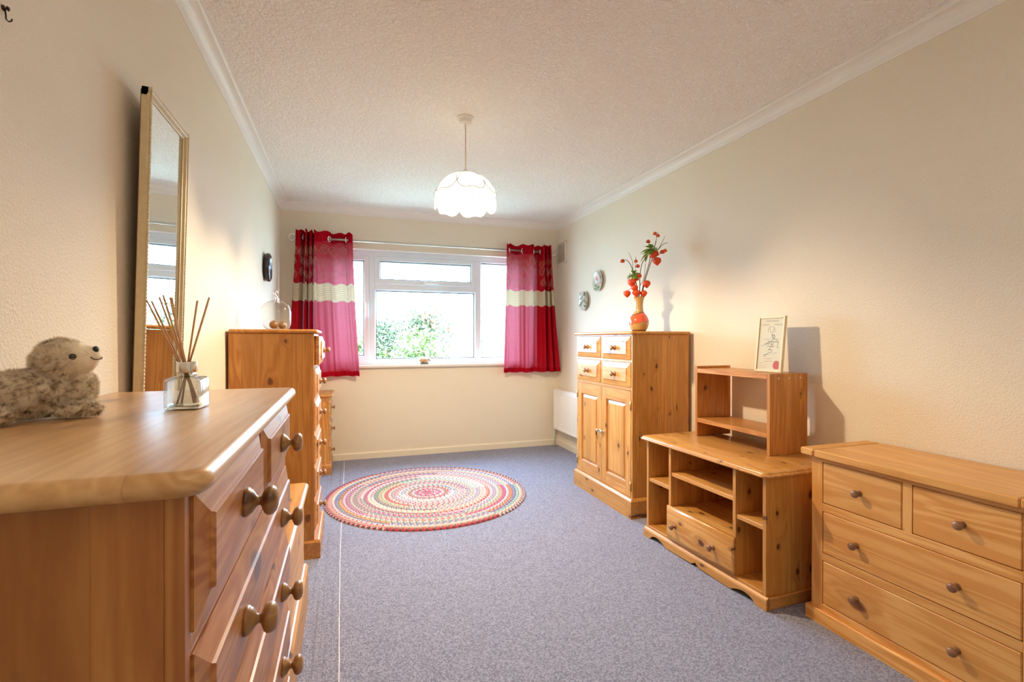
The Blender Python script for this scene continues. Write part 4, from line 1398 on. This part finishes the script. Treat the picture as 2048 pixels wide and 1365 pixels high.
# ------------------------------------------------------------------ vase and dried stems
VX, VY, VZ = 1.893, 2.9, 1.1803
def vase():
    t = thing('vase', 'bulbous tan vase with a glossy orange-red band on the cabinet', 'vase', (VX, VY, VZ))
    n = NT('tan_and_orange_glaze')
    o = n.obj(); s = n.n('ShaderNodeSeparateXYZ'); n.l(o, s.inputs[0])
    ang = n.math('ARCTAN2', s.outputs[1], s.outputs[0])
    wv = n.math('ADD', n.math('MULTIPLY', n.math('SINE', n.math('ADD', ang, -.5)), .013), n.math('MULTIPLY', n.noise(o, 18, 2), .012))
    z = n.math('ADD', s.outputs[2], wv)
    tan = n.mix(n.noise(o, 22, 3), (.42, .25, .075), (.58, .38, .14))
    orange = n.mix(n.noise(o, 14, 2), (.66, .075, .025), (.72, .13, .04))
    band = n.math('MULTIPLY', n.smooth(z, .058, .060), n.smooth(z, .122, .124, 1, 0))
    # the lower line of the band waves the other way
    c = n.mix(band, tan, orange)
    ol = n.math('MULTIPLY', n.smooth(z, .118, .122), n.smooth(z, .126, .132, 1, 0))
    c = n.mix(n.math('MULTIPLY', ol, .8), c, (.12, .03, .015))
    ol2 = n.math('MULTIPLY', n.smooth(z, .054, .057), n.smooth(z, .059, .062, 1, 0))
    c = n.mix(n.math('MULTIPLY', ol2, .5), c, (.20, .10, .03))
    c = n.mix(n.smooth(s.outputs[2], .010, .014, 1, 0), c, (.10, .035, .012))
    n.bsdf(c, .12, 0, None, .5, .8, .05)
    pr = spline([(.040, 0), (.046, .006), (.058, .028), (.066, .056), (.064, .082), (.052, .108), (.036, .128), (.029, .145), (.027, .170), (.028, .200), (.034, .228), (.037, .236), (.034, .2365), (.025, .205), (.023, .16), (.022, .14)], 4)
    b = MB(); b.lathe([(0, 0)] + pr + [(0, .139)], 40); b.build('body', n.m, t)
vase()
LAN = plain('orange_lantern_pod', (.66, .065, .012), .5, var=.25, nscale=60)
LAN2 = plain('light_orange_berry', (.74, .14, .02), .5, var=.2, nscale=60)
TWIG = plain('brown_twig', (.11, .075, .045), .8, var=.3)
GREENL = plain('artificial_green_leaf', (.27, .45, .08), .5, var=.3, nscale=50)
VROT = Vector((math.cos(R(-18.6)), math.sin(R(-18.6)), 0))
VFW = Vector((math.sin(R(18.6)), math.cos(R(18.6)), 0))
def VP(X, Z, dep=0.0):
    """a point of the spray: X as measured on a plane through the vase, dep = metres behind it"""
    u = (X - VX) / VROT.x * 1.0
    # keep the same line of growth while leaning back or forth
    return Vector((VX, VY, 0)) + VROT * u * .93 + VFW * dep + Vector((0, 0, Z))
def stem_thing(label, pts, pods, leaves, twigs=()):
    base = VP(*pts[0])
    t = thing('dried_flower_stem', label, 'flower stem', tuple(base), 0, 'artificial stems in the vase')
    loc = lambda p: VP(*p) - base
    sp = spline([tuple(loc(p)) for p in pts], 6)
    n = len(sp)
    b = MB(); b.tube(sp, [.0028 * (1 - .6 * i / n) + .0006 for i in range(n)], 7)
    for tw in twigs:
        s2 = spline([tuple(loc(p)) for p in tw], 5); b.tube(s2, [.0016 * (1 - .5 * i / len(s2)) + .0003 for i in range(len(s2))], 5)
    b.build('twig', TWIG, t)
    for (X, Z, dep, r, kind) in pods:
        c = loc((X, Z, dep))
        b = MB()
        if kind == 'lantern':   # papery heart-shaped pod hanging point down
            nn, mm = 15, 9; vs = []; fs = []
            for j in range(mm + 1):
                v = j / mm
                rr_ = r * (math.sin(PI * min(1, v * 1.25) ** .8) ** .7 if v < .8 else 0) if False else r * (1.0 * math.sin(PI * v ** .72)) ** .85 if 0 < v < 1 else 0
                zz = r * (.75 - 2.05 * v)
                for i in range(nn):
                    a = 2 * PI * i / nn
                    k = 1 + .10 * math.cos(5 * a)
                    vs.append((c.x + rr_ * k * math.cos(a), c.y + rr_ * k * math.sin(a), c.z + zz - .10 * r * (1 - k)))
            for j in range(mm):
                for i in range(nn):
                    l = (i + 1) % nn
                    fs.append((j * nn + i, j * nn + l, (j + 1) * nn + l, (j + 1) * nn + i))
            b.add(vs, fs, True)
            b.build('lantern_pod', LAN, t)
        else:
            b.ell(c, (r, r, r * .95), 10, 7)
            for k in range(5):
                a = 2 * PI * k / 5
                b.ell(c + Vector((r * .7 * math.cos(a), r * .7 * math.sin(a), -r * .3)), (r * .5, r * .5, r * .5), 7, 5)
            b.build('berry', LAN2 if kind == 'berry' else LAN, t)
    rr = random.Random(int(pts[-1][1] * 1000))
    for (X, Z, dep, r, k) in leaves:
        c = loc((X, Z, dep)); r = r * 1.15
        for i in range(k):
            a = rr.uniform(0, 2 * PI); el = rr.uniform(-.9, 1.0)
            d_ = Vector((math.cos(a) * math.cos(el), math.sin(a) * math.cos(el), math.sin(el)))
            L = r * rr.uniform(.7, 1.1); w = L * .21
            sd = d_.cross(Vector((0, 0, 1)))
            sd = sd.normalized() if sd.length > 1e-3 else Vector((1, 0, 0))
            up = sd.cross(d_)
            s0 = c + d_ * r * .08
            vs = []; m = 6
            for q in range(m + 1):
                v = q / m; cen = s0 + d_ * L * v - Vector((0, 0, 1)) * L * .30 * v * v
                ww = w * math.sin(PI * min(.97, v * .9 + .07))
                vs += [cen - sd * ww + up * ww * .35, cen, cen + sd * ww + up * ww * .35]
            fs = []
            for q in range(m):
                fs += [(q * 3, q * 3 + 1, q * 3 + 4, q * 3 + 3), (q * 3 + 1, q * 3 + 2, q * 3 + 5, q * 3 + 4)]
            b = MB(); b.add(vs, fs, True); b.build('leaf', GREENL, t, fix=False)
    return t
mz = 1.40   # inside the neck
stem_thing('tall twig stem with the big green leaf cluster and highest orange berries', [(1.897, 1.335, 0), (1.905, 1.40, 0), (1.915, 1.46, .0), (1.930, 1.54, .0), (1.955, 1.62, .0), (1.975, 1.70, .0), (2.00, 1.76, .0), (2.012, 1.80, 0)],
           [(2.003, 1.851, 0, .013, 'berry'), (2.021, 1.835, -.01, .012, 'pod'), (1.959, 1.799, .01, .013, 'pod'), (2.002, 1.712, -.02, .021, 'pod'), (1.978, 1.694, -.03, .019, 'pod'), (2.013, 1.665, -.02, .029, 'lantern')],
           [(1.975, 1.745, .0, .055, 26), (1.950, 1.715, .01, .045, 14)],
           [[(2.00, 1.76, 0), (2.010, 1.80, 0), (2.025, 1.86, 0)], [(1.985, 1.73, 0), (1.966, 1.77, .01), (1.959, 1.80, .01)]])
stem_thing('leaning twig stem ending in a bare curled tip beside orange berries', [(1.899, 1.335, .006), (1.912, 1.41, .006), (1.928, 1.50, .004), (1.950, 1.58, 0), (1.985, 1.68, -.004), (2.02, 1.735, -.01), (2.055, 1.775, -.012), (2.085, 1.785, -.012)],
           [(2.051, 1.724, -.01, .015, 'pod'), (2.070, 1.733, -.01, .013, 'berry'), (1.941, 1.510, -.02, .027, 'lantern'), (1.918, 1.443, -.03, .024, 'lantern')],
           [], [[(2.02, 1.735, -.01), (2.05, 1.79, -.01), (2.07, 1.83, -.01)], [(1.985, 1.68, -.004), (2.02, 1.70, -.01), (2.05, 1.72, -.01)]])
stem_thing('shorter twig stem with small green leaf cluster and a drooping berry', [(1.891, 1.335, 0), (1.888, 1.42, 0), (1.878, 1.49, 0), (1.862, 1.555, 0), (1.850, 1.60, 0), (1.830, 1.645, 0), (1.805, 1.67, 0), (1.782, 1.668, 0)],
           [(1.778, 1.664, 0, .014, 'pod'), (1.868, 1.661, -.01, .012, 'berry'), (1.884, 1.629, 0, .013, 'pod'), (1.840, 1.520, -.02, .029, 'lantern'), (1.855, 1.482, -.03, .024, 'lantern')],
           [(1.855, 1.572, 0, .045, 26)],
           [[(1.850, 1.60, 0), (1.846, 1.66, 0), (1.822, 1.72, 0)], [(1.862, 1.555, 0), (1.866, 1.63, -.005), (1.868, 1.69, -.01)]])
stem_thing('slender arching twig stem with orange pods low over the vase rim', [(1.893, 1.335, -.006), (1.893, 1.41, -.008), (1.897, 1.49, -.006), (1.900, 1.57, 0), (1.915, 1.65, 0), (1.950, 1.695, 0), (1.975, 1.72, 0)],
           [(1.891, 1.562, -.01, .016, 'pod'), (1.874, 1.540, -.01, .014, 'pod'), (1.866, 1.446, -.03, .025, 'lantern'), (1.806, 1.443, -.02, .025, 'lantern'), (1.893, 1.452, .02, .014, 'pod')],
           [], [[(1.893, 1.43, -.008), (1.85, 1.475, -.01), (1.810, 1.462, -.02)], [(1.897, 1.49, 0), (1.925, 1.55, 0), (1.938, 1.65, 0)]])

# ------------------------------------------------------------------ framed certificate
def certificate():
    w, H, th = .163, .281, .016
    t = thing('framed_certificate', 'small cream-framed certificate with a red seal, leaning on the shelf unit', 'picture frame', (1.991, 1.918, .9662))
    t.rotation_euler = (0, R(6.0), 0)
    fr = plain('pale_cream_frame', (.74, .66, .46), .4, var=.05)
    fw = .011
    b = MB()
    hw = w / 2
    for (a0, a1, c0, c1) in ((-hw, -hw + fw, 0, H), (hw - fw, hw, 0, H), (-hw + fw, hw - fw, 0, fw), (-hw + fw, hw - fw, H - fw, H)):
        b.box(0, th, a0, a1, c0, c1, .0015)
    b.build('frame', fr, t)
    pm = plain('cream_paper', (.80, .74, .62), .6, var=.02)
    b = MB(); b.box(.0055, .0075, -hw + fw - .002, hw - fw + .002, fw - .002, H - fw + .002, 0); pp = b.build('paper', pm, t)
    b = MB(); b.box(.0030, .0036, -hw + fw, hw - fw, fw, H - fw, 0); b.build('glass', GLASS, t)
    b = MB(); b.box(.0125, .0145, -hw + .004, hw - .004, .004, H - .004, 0); b.build('backing_board', plain('grey_backboard', (.3, .27, .22), .8), t)
    b = MB(); b.box(th, th + .003, -.02, .02, .02, .17, .0005)
    st = b.build('easel_strut', plain('brown_strut', (.2, .15, .1), .8), t)
    ink = plain('grey_ink', (.30, .24, .22), .7); blue = plain('blue_ink', (.10, .14, .30), .7); redi = plain('faded_red_ink', (.55, .22, .18), .7)
    yy = lambda u: -(u - .5) * (w - 2 * fw)          # u: 0 left edge .. 1 right edge as read
    zz = lambda v: fw + (1 - v) * (H - 2 * fw)       # v: 0 top .. 1 bottom
    xs = .0053
    def text(s_, u, v, size, mat, align='CENTER'):
        cu = bpy.data.curves.new('lettering', 'FONT'); cu.body = s_; cu.size = size; cu.align_x = align; cu.align_y = 'CENTER'
        cu.materials.append(mat)
        tmp = bpy.data.objects.new('lettering', cu); COL.objects.link(tmp)
        me = bpy.data.meshes.new_from_object(tmp.evaluated_get(bpy.context.evaluated_depsgraph_get()))
        bpy.data.objects.remove(tmp); bpy.data.curves.remove(cu)
        o = bpy.data.objects.new('lettering', me); COL.objects.link(o); o.parent = pp
        if not me.materials: me.materials.append(mat)
        o.location = (xs, yy(u), zz(v)); o.rotation_euler = (R(90), 0, R(-90))
    text('EPPING FOREST', .52, .055, .0115, ink)
    text('DISTRICT', .27, .125, .0115, ink); text('COUNCIL', .80, .125, .0115, ink)
    def stroke(pts, r, mat_b):
        mat_b.tube([(xs - .0003, yy(u), zz(v)) for u, v in pts], r, 4)
    eb = MB()
    stroke([(.52 + .155 * math.cos(a), .235 + .075 * math.sin(a)) for a in [R(-215) + R(250) * k / 16 for k in range(17)]], .0005, eb)
    stroke([(.45, .20), (.46, .25), (.50, .275), (.56, .275), (.60, .25), (.61, .20)], .0005, eb); stroke([(.53, .275), (.53, .30)], .0006, eb)
    eb.build('emblem', ink, pp, fix=False)
    rr = random.Random(4)
    bb = MB(); gb = MB()
    def script(u0, u1, v, amp, B, r):
        n = int((u1 - u0) * 70)
        stroke([(u0 + (u1 - u0) * i / n + .008 * math.sin(i * 2.1), v + amp * math.sin(i * 1.7 + rr.uniform(-.5, .5)) * rr.uniform(.5, 1.2)) for i in range(n + 1)], r, B)
    script(.22, .50, .405, .008, gb, .0004); script(.58, .84, .405, .010, gb, .0005)
    script(.38, .84, .455, .014, bb, .0007); script(.28, .66, .495, .013, gb, .0006); script(.36, .70, .545, .012, gb, .0005)
    stroke([(.56, .32), (.60, .315), (.66, .33), (.67, .37), (.62, .38), (.57, .36), (.56, .325)], .0012, bb)
    stroke([(.62, .38), (.68, .40), (.78, .42), (.86, .47), (.80, .53), (.84, .58), (.88, .55)], .0006, bb)
    stroke([(.62, .38), (.55, .44), (.42, .48), (.20, .535), (.13, .53)], .0006, bb)
    stroke([(.60, .50), (.52, .58), (.44, .62), (.50, .60), (.60, .62), (.58, .66), (.48, .67), (.36, .70), (.24, .735), (.36, .74)], .0008, bb)
    script(.26, .48, .705, .008, gb, .0005); script(.66, .82, .67, .006, gb, .0004)
    bb.build('ink_drawing', blue, pp, fix=False); gb.build('handwriting', ink, pp, fix=False)
    rb = MB()
    script(.30, .60, .785, .006, gb if False else rb, .0005); script(.32, .68, .835, .006, rb, .0005); script(.02, .28, .875, .005, rb, .0004); script(.04, .40, .925, .005, rb, .0004); script(.02, .42, .965, .005, rb, .0004)
    rb.build('red_handwriting', redi, pp, fix=False)
    # wax-red seal, cut straight at its right and lower edge
    sb = MB(); ys, zs = yy(.84), zz(.905); r_ = .0205
    allp = [(ys - min(r_ * math.cos(a), .0140), zs + max(r_ * 1.08 * math.sin(a), -.0190)) for a in [2 * PI * k / 36 for k in range(36)]]
    allp.insert(33, (ys - .0140, zs - .0190))
    allp = [p for k, p in enumerate(allp) if p != allp[k - 1]]
    sb.prism(allp, 0, xs - .0004, xs)
    sb.build('red_seal', plain('crimson_paper_seal', (.62, .075, .08), .6, var=.06), pp)
certificate()

# ------------------------------------------------------------------ little cat figurine on the window sill
def cat():
    t = thing('cat_figurine', 'small tan and white curled-up cat figurine on the window sill', 'figurine', (.725, YB - .003, OZ0 + .0003))
    tan_ = plain('tan_glaze', (.55, .33, .16), .3, coat=.4, var=.2, nscale=40)
    wh = plain('cream_white_glaze', (.80, .74, .66), .3, coat=.4)
    dk = plain('dark_brown_glaze', (.035, .03, .03), .3, coat=.4)
    bl = plain('slate_blue_glaze', (.14, .18, .26), .3, coat=.4)
    b = MB(); b.lathe([(0, 0), (.042, 0), (.047, .004), (.047, .009), (.042, .013), (0, .014)], 28, sy=.72); b.build('cushion', bl, t)
    b = MB(); b.ell((-.014, 0, .036), (.048, .031, .026), 20, 12); b.ell((.012, -.014, .026), (.032, .018, .014), 14, 8); b.build('body', tan_, t)
    b = MB(); b.ell((-.022, .006, .048), (.040, .027, .020), 18, 10); b.build('white_back', wh, t)
    b = MB(); b.ell((.040, -.006, .043), (.024, .021, .021), 18, 12); b.ell((.030, -.026, .036), (.010, .008, .008), 10, 6); b.build('head', wh, t)
    for z in (.062, .036):
        b = MB(); b.lathe([(.0085, 0), (.007, .008), (.003, .015), (0, .019)], 10, 'x', (.050, -.004 if z > .05 else -.018, z), sy=.5)
        b.build('ear', dk, t)
    b = MB(); b.ell((.026, -.030, .040), (.005, .004, .005), 8, 6); b.ell((.034, -.0265, .049), (.006, .003, .004), 8, 6); b.ell((.040, -.0265, .038), (.008, .003, .006), 8, 6); b.build('face_marking', dk, t)
cat()

# ------------------------------------------------------------------ plush seal
def plush():
    O = Vector((-.468, 1.008, 1.0006)); rz = R(38.5)
    t = thing('plush_seal', 'mottled brown and cream plush seal toy lying by the wall', 'soft toy', tuple(O), rz)
    hc = Vector((.022, -.002, .094)); hd = Vector((.83, -.50, .12)).normalized()     # head centre and where it looks
    side = hd.cross(Vector((0, 0, 1))).normalized(); up = side.cross(hd)
    rot = Matrix((hd, -side, up)).transposed()
    b = MB()
    b.ell((-.022, 0, .040), (.070, .040, .040), 24, 16)
    b.ell((.030, 0, .046), (.036, .035, .047), 24, 16)
    b.ell((.024, 0, .075), (.032, .032, .030), 20, 14)
    b.ell(hc, (.041, .038, .036), 24, 16, rot)
    b.ell(hc + hd * .014 + up * -.002, (.034, .029, .027), 20, 14, rot)
    mc = hc + hd * .031 + up * .003
    b.ell(mc, (.0205, .0205, .0185), 20, 14, rot)
    b.ell((.030, -.043, .0125), (.034, .015, .0115), 16, 10, Matrix.Rotation(R(-22), 3, 'Z'))
    b.ell((.058, .030, .0125), (.026, .014, .0115), 16, 10, Matrix.Rotation(R(30), 3, 'Z'))
    b.ell((-.070, -.040, .0145), (.036, .019, .0135), 16, 10, Matrix.Rotation(R(-62), 3, 'Z'))
    b.ell((-.082, -.006, .020), (.026, .024, .018), 16, 10)
    ob = b.build('seal_body', WHITEP, None)
    md = ob.modifiers.new('remesh', 'REMESH'); md.mode = 'VOXEL'; md.voxel_size = .0030
    sm_ = ob.modifiers.new('smooth', 'SMOOTH'); sm_.factor = .5; sm_.iterations = 6
    dg = bpy.context.evaluated_depsgraph_get()
    me = bpy.data.meshes.new_from_object(ob.evaluated_get(dg))
    bpy.data.objects.remove(ob)
    body = bpy.data.objects.new('body', me); COL.objects.link(body); body.parent = t
    me.materials.clear()
    for p in me.polygons: p.use_smooth = True
    CRM, BRN, DBR = (.84, .76, .62), (.40, .30, .20), (.11, .070, .040)
    def tone(p, tip=False):
        n1 = noise.noise(p * 95) * .55 + noise.noise(p * 230 + Vector((4, 2, 1))) * .65
        n2 = noise.noise(p * 26 + Vector((9, 1, 3)))
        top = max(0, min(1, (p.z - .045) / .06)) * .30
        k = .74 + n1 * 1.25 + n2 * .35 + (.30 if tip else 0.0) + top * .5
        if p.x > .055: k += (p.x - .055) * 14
        md_ = (p - mc).length
        if md_ < .045: k = max(k, 1.15 - max(0, md_ - .024) * 30)
        k = max(0, min(1, k))
        a, c = (DBR, BRN) if k < .35 else (BRN, CRM)
        f = k / .35 if k < .35 else (k - .35) / .65
        return tuple(x + (y - x) * f for x, y in zip(a, c))
    fm = NT('plush_fabric'); at = fm.n('ShaderNodeAttribute', attribute_name='Col')
    fm.bsdf(at.outputs['Color'], .95, 0, fm.bump(fm.noise(fm.obj(), 500, 2), .5, .001), .1, **{'Sheen Weight': .3})
    me.materials.append(fm.m)
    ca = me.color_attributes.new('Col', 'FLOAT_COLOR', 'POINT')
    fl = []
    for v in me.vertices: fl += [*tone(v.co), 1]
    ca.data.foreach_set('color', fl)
    me.calc_loop_triangles()
    rr = random.Random(11)
    tris = [(tuple(tr.vertices), tr.area) for tr in me.loop_triangles]
    tot = sum(a for _, a in tris)
    N = 26000
    vs = []; fs = []; cols = []
    V = me.vertices
    for tr, a in tris:
        want = N * a / tot
        k = int(want) + (1 if rr.random() < want - int(want) else 0)
        for _ in range(k):
            r1, r2 = rr.random(), rr.random()
            if r1 + r2 > 1: r1, r2 = 1 - r1, 1 - r2
            p = V[tr[0]].co * (1 - r1 - r2) + V[tr[1]].co * r1 + V[tr[2]].co * r2
            nrm = (V[tr[0]].normal + V[tr[1]].normal + V[tr[2]].normal).normalized()
            dm = (p - mc).length
            if dm < .0245 or p.z < .0015: continue
            L = rr.uniform(.004, .0085) * (min(1, (dm - .018) / .03))
            flow = Vector((-.6, 0, -.35)) + Vector((noise.noise(p * 60), noise.noise(p * 60 + Vector((5, 5, 5))), noise.noise(p * 60 + Vector((9, 0, 2))))) * 1.6
            flow -= nrm * flow.dot(nrm)
            d_ = (nrm * .75 + flow * .55 + Vector((rr.uniform(-.2, .2), rr.uniform(-.2, .2), rr.uniform(-.2, .2)))).normalized()
            sd = d_.cross(nrm)
            sd = sd.normalized() if sd.length > 1e-4 else nrm.orthogonal().normalized()
            w = .00050
            tip = p + d_ * L
            tip.z = max(tip.z, .0008)
            k0 = len(vs)
            vs += [p - sd * w, p + sd * w, tip]
            fs.append((k0, k0 + 1, k0 + 2))
            c0 = tone(p); c1 = tone(p, True)
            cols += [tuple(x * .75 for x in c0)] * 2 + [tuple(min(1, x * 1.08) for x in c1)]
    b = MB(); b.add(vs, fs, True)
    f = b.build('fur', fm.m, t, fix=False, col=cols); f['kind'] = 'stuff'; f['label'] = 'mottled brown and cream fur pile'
    BLK = plain('black_plastic_eye', (.01, .008, .008), .08, coat=1)
    b = MB(); b.ell(mc + hd * .0155 + up * .0095 + side * .0065, (.0045, .0070, .0055), 14, 10, rot); b.build('nose', plain('black_felt_nose', (.018, .018, .018), .6), t)
    for s_ in (1, -1):
        ex = hc + hd * .0205 + side * s_ * .0295 + up * .004
        b = MB(); b.ell(ex, (.0058, .0058, .0058), 14, 10); b.build('eye', BLK, t)
    def onface(a, v, r=.0212): return mc + (hd * math.cos(a) * math.cos(v) + side * math.sin(a) * math.cos(v)) * r + up * math.sin(v) * .0192
    b = MB(); b.tube([onface(R(62), R(-8)), onface(R(50), R(-20)), onface(R(30), R(-26)), onface(R(10), R(-22)), onface(R(0), R(-14)), onface(R(-10), R(-22)), onface(R(-30), R(-26)), onface(R(-50), R(-18))], .0007, 5); b.build('mouth', BLK, t)
    for s_ in (1, -1):
        for k in range(5):
            p0 = onface(R(65 + 6 * k) * s_, R(8 - 5 * k)); out = (side * s_ * 1.0 - hd * (.5 + .25 * k) + up * (.75 - .42 * k)).normalized()
            b = MB(); b.tube([p0, p0 + out * .012 + up * .001, p0 + out * .024 - up * .001, p0 + out * .034 - up * .005], [.00035, .0003, .00025, .00015], 4); b.build('whisker', plain('pale_whisker', (.78, .72, .60), .5) if 'WHK' not in M else M['WHK'], t)
            M['WHK'] = t.children[-1].data.materials[0]
plush()

# ------------------------------------------------------------------ garden outside the window
b = MB(); b.box(-12, 14, YB + WT, 26, -.35, -.20, 0)
o = b.build('ground', plain('pale_patio_and_lawn', (.42, .45, .34), .9, var=.2, nscale=3)); struct(o, 'pale sunlit garden ground outside the window', 'ground')
fw_ = plain('bleached_fence_wood', (.62, .60, .54), .8, var=.12, nscale=8)
def fence():
    t = thing('garden_fence', 'pale bleached timber garden fence behind the shrubs', 'fence', (2.0, 11.4, -.20))
    b0 = MB(); b0.box(-.068, .068, -.010, .010, .03, 1.75, .004)
    me = None
    for i in range(58):
        x = -4.2 + i * .148
        if me is None: o = b0.build('plank', fw_, t); me = o.data
        else:
            o = bpy.data.objects.new('plank', me); COL.objects.link(o); o.parent = t
        o.location = (x, .004 * (i % 3), 0)
    for i in range(5):
        b1 = MB(); b1.box(-.05, .05, -.07, -.012, 0, 1.85, .005); b1.build('fence_post', fw_, t, loc=(-4.2 + i * 2.1, 0, 0))
    for z in (.35, 1.45):
        b1 = MB(); b1.box(-4.27, 4.32, -.045, -.012, z, z + .09, .004); b1.build('rail', fw_, t)
fence()
def shrub(label, c, r, n, cols, leaf, seed, flowers=None, density=1.0):
    t = thing('garden_shrub', label, 'shrub', (c[0], c[1], -.20), 0, 'shrubs outside the window')
    rr = random.Random(seed)
    b = MB()
    H = c[2] + .20
    for k in range(7):
        a = rr.uniform(0, 6.28); e = Vector((math.cos(a) * r[0] * .5, math.sin(a) * r[1] * .5, H + rr.uniform(-.2, .3) * r[2]))
        b.tube([(0 + .03 * math.cos(a), .03 * math.sin(a), 0), e * .4 + Vector((0, 0, .1)), e], [.018, .012, .004], 6)
    b.build('stems', plain('shrub_bark', (.22, .16, .11), .9), t)
    # boughs: leaves gather on clumps rather than fill one ball
    clumps = []
    for k in range(26):
        u = Vector((rr.gauss(0, 1), rr.gauss(0, 1), rr.gauss(0, 1))).normalized() * rr.uniform(.45, 1.0)
        clumps.append(Vector((u.x * r[0], u.y * r[1], H + u.z * r[2])))
    vs = []; fs = []; cl_ = []
    for i in range(n):
        q = rr.choice(clumps); p = q + Vector((rr.gauss(0, 1) * r[0], rr.gauss(0, 1) * r[1], rr.gauss(0, 1) * r[2])) * .17
        if p.z < .02: continue
        d_ = Vector((rr.gauss(0, 1), rr.gauss(0, 1), rr.gauss(0, .7))).normalized()
        sd = d_.cross(Vector((rr.gauss(0, .4), rr.gauss(0, .4), 1))).normalized(); nn = sd.cross(d_)
        L = leaf * rr.uniform(.7, 1.3); w = L * .27
        k0 = len(vs)
        vs += [p, p + d_ * L * .45 + sd * w + nn * w * .3, p + d_ * L, p + d_ * L * .45 - sd * w + nn * w * .3, p + d_ * L * .5]
        fs += [(k0, k0 + 1, k0 + 4), (k0 + 1, k0 + 2, k0 + 4), (k0 + 2, k0 + 3, k0 + 4), (k0 + 3, k0, k0 + 4)]
        cc = rr.choice(cols); f = rr.uniform(.7, 1.25) * 1.1
        cl_ += [tuple(x * f for x in cc)] * 5
    if 'LEAFM' not in M:
        lm = NT('garden_leaf'); at = lm.n('ShaderNodeAttribute', attribute_name='Col'); lm.bsdf(at.outputs['Color'], .5, spec=.4); M['LEAFM'] = lm.m
    b = MB(); b.add(vs, fs, False)
    o = b.build('foliage', M['LEAFM'], t, fix=False, col=cl_); o['kind'] = 'stuff'
    if flowers:
        b = MB()
        for i in range(flowers):
            q = rr.choice(clumps[:14]); p = q + Vector((rr.gauss(0, 1) * r[0], -abs(rr.gauss(0, 1)) * r[1] * 2.5, abs(rr.gauss(0, 1)) * r[2])) * .14
            for k in range(5):
                a = 2 * PI * k / 5; d_ = Vector((math.cos(a), -.35, math.sin(a)))
                b.add([p, p + d_ * .03 + Vector((0, 0, .012)), p + d_ * .045, p + d_ * .03 - Vector((0, 0, .012))], [(0, 1, 2, 3)])
        b.build('blossom', plain('orange_blossom', (.75, .24, .10), .6), t, fix=False)['kind'] = 'stuff'
G1 = [(.19, .24, .08), (.24, .28, .10), (.15, .19, .07)]
G2 = [(.15, .18, .10), (.19, .21, .12), (.12, .15, .09)]
G3 = [(.30, .36, .18), (.36, .38, .22), (.26, .30, .16)]
shrub('dense light green leafy shrub nearest the large window pane', (.98, 7.5, .45), (.62, .5, .72), 9000, G1, .085, 21)
shrub('darker blue-green shrub rising behind the light green one', (.85, 9.2, 1.05), (.75, .45, .62), 6500, G2, .075, 22)
shrub('shrub with orange blossom behind the middle of the window', (1.50, 9.4, 1.25), (.42, .4, .55), 3800, G2, .075, 23, 150)
shrub('pale yellow-green loose shrub beyond the side of large pane', (1.95, 8.3, .75), (.55, .5, .75), 2600, G3, .06, 24)
shrub('green shrub seen through the narrow casement pane', (.02, 7.6, .75), (.38, .5, .85), 4200, G1, .08, 25)
shrub('pale thin shrub seen through the fixed side pane', (2.75, 8.6, .95), (.45, .4, .9), 1500, G3, .06, 26)
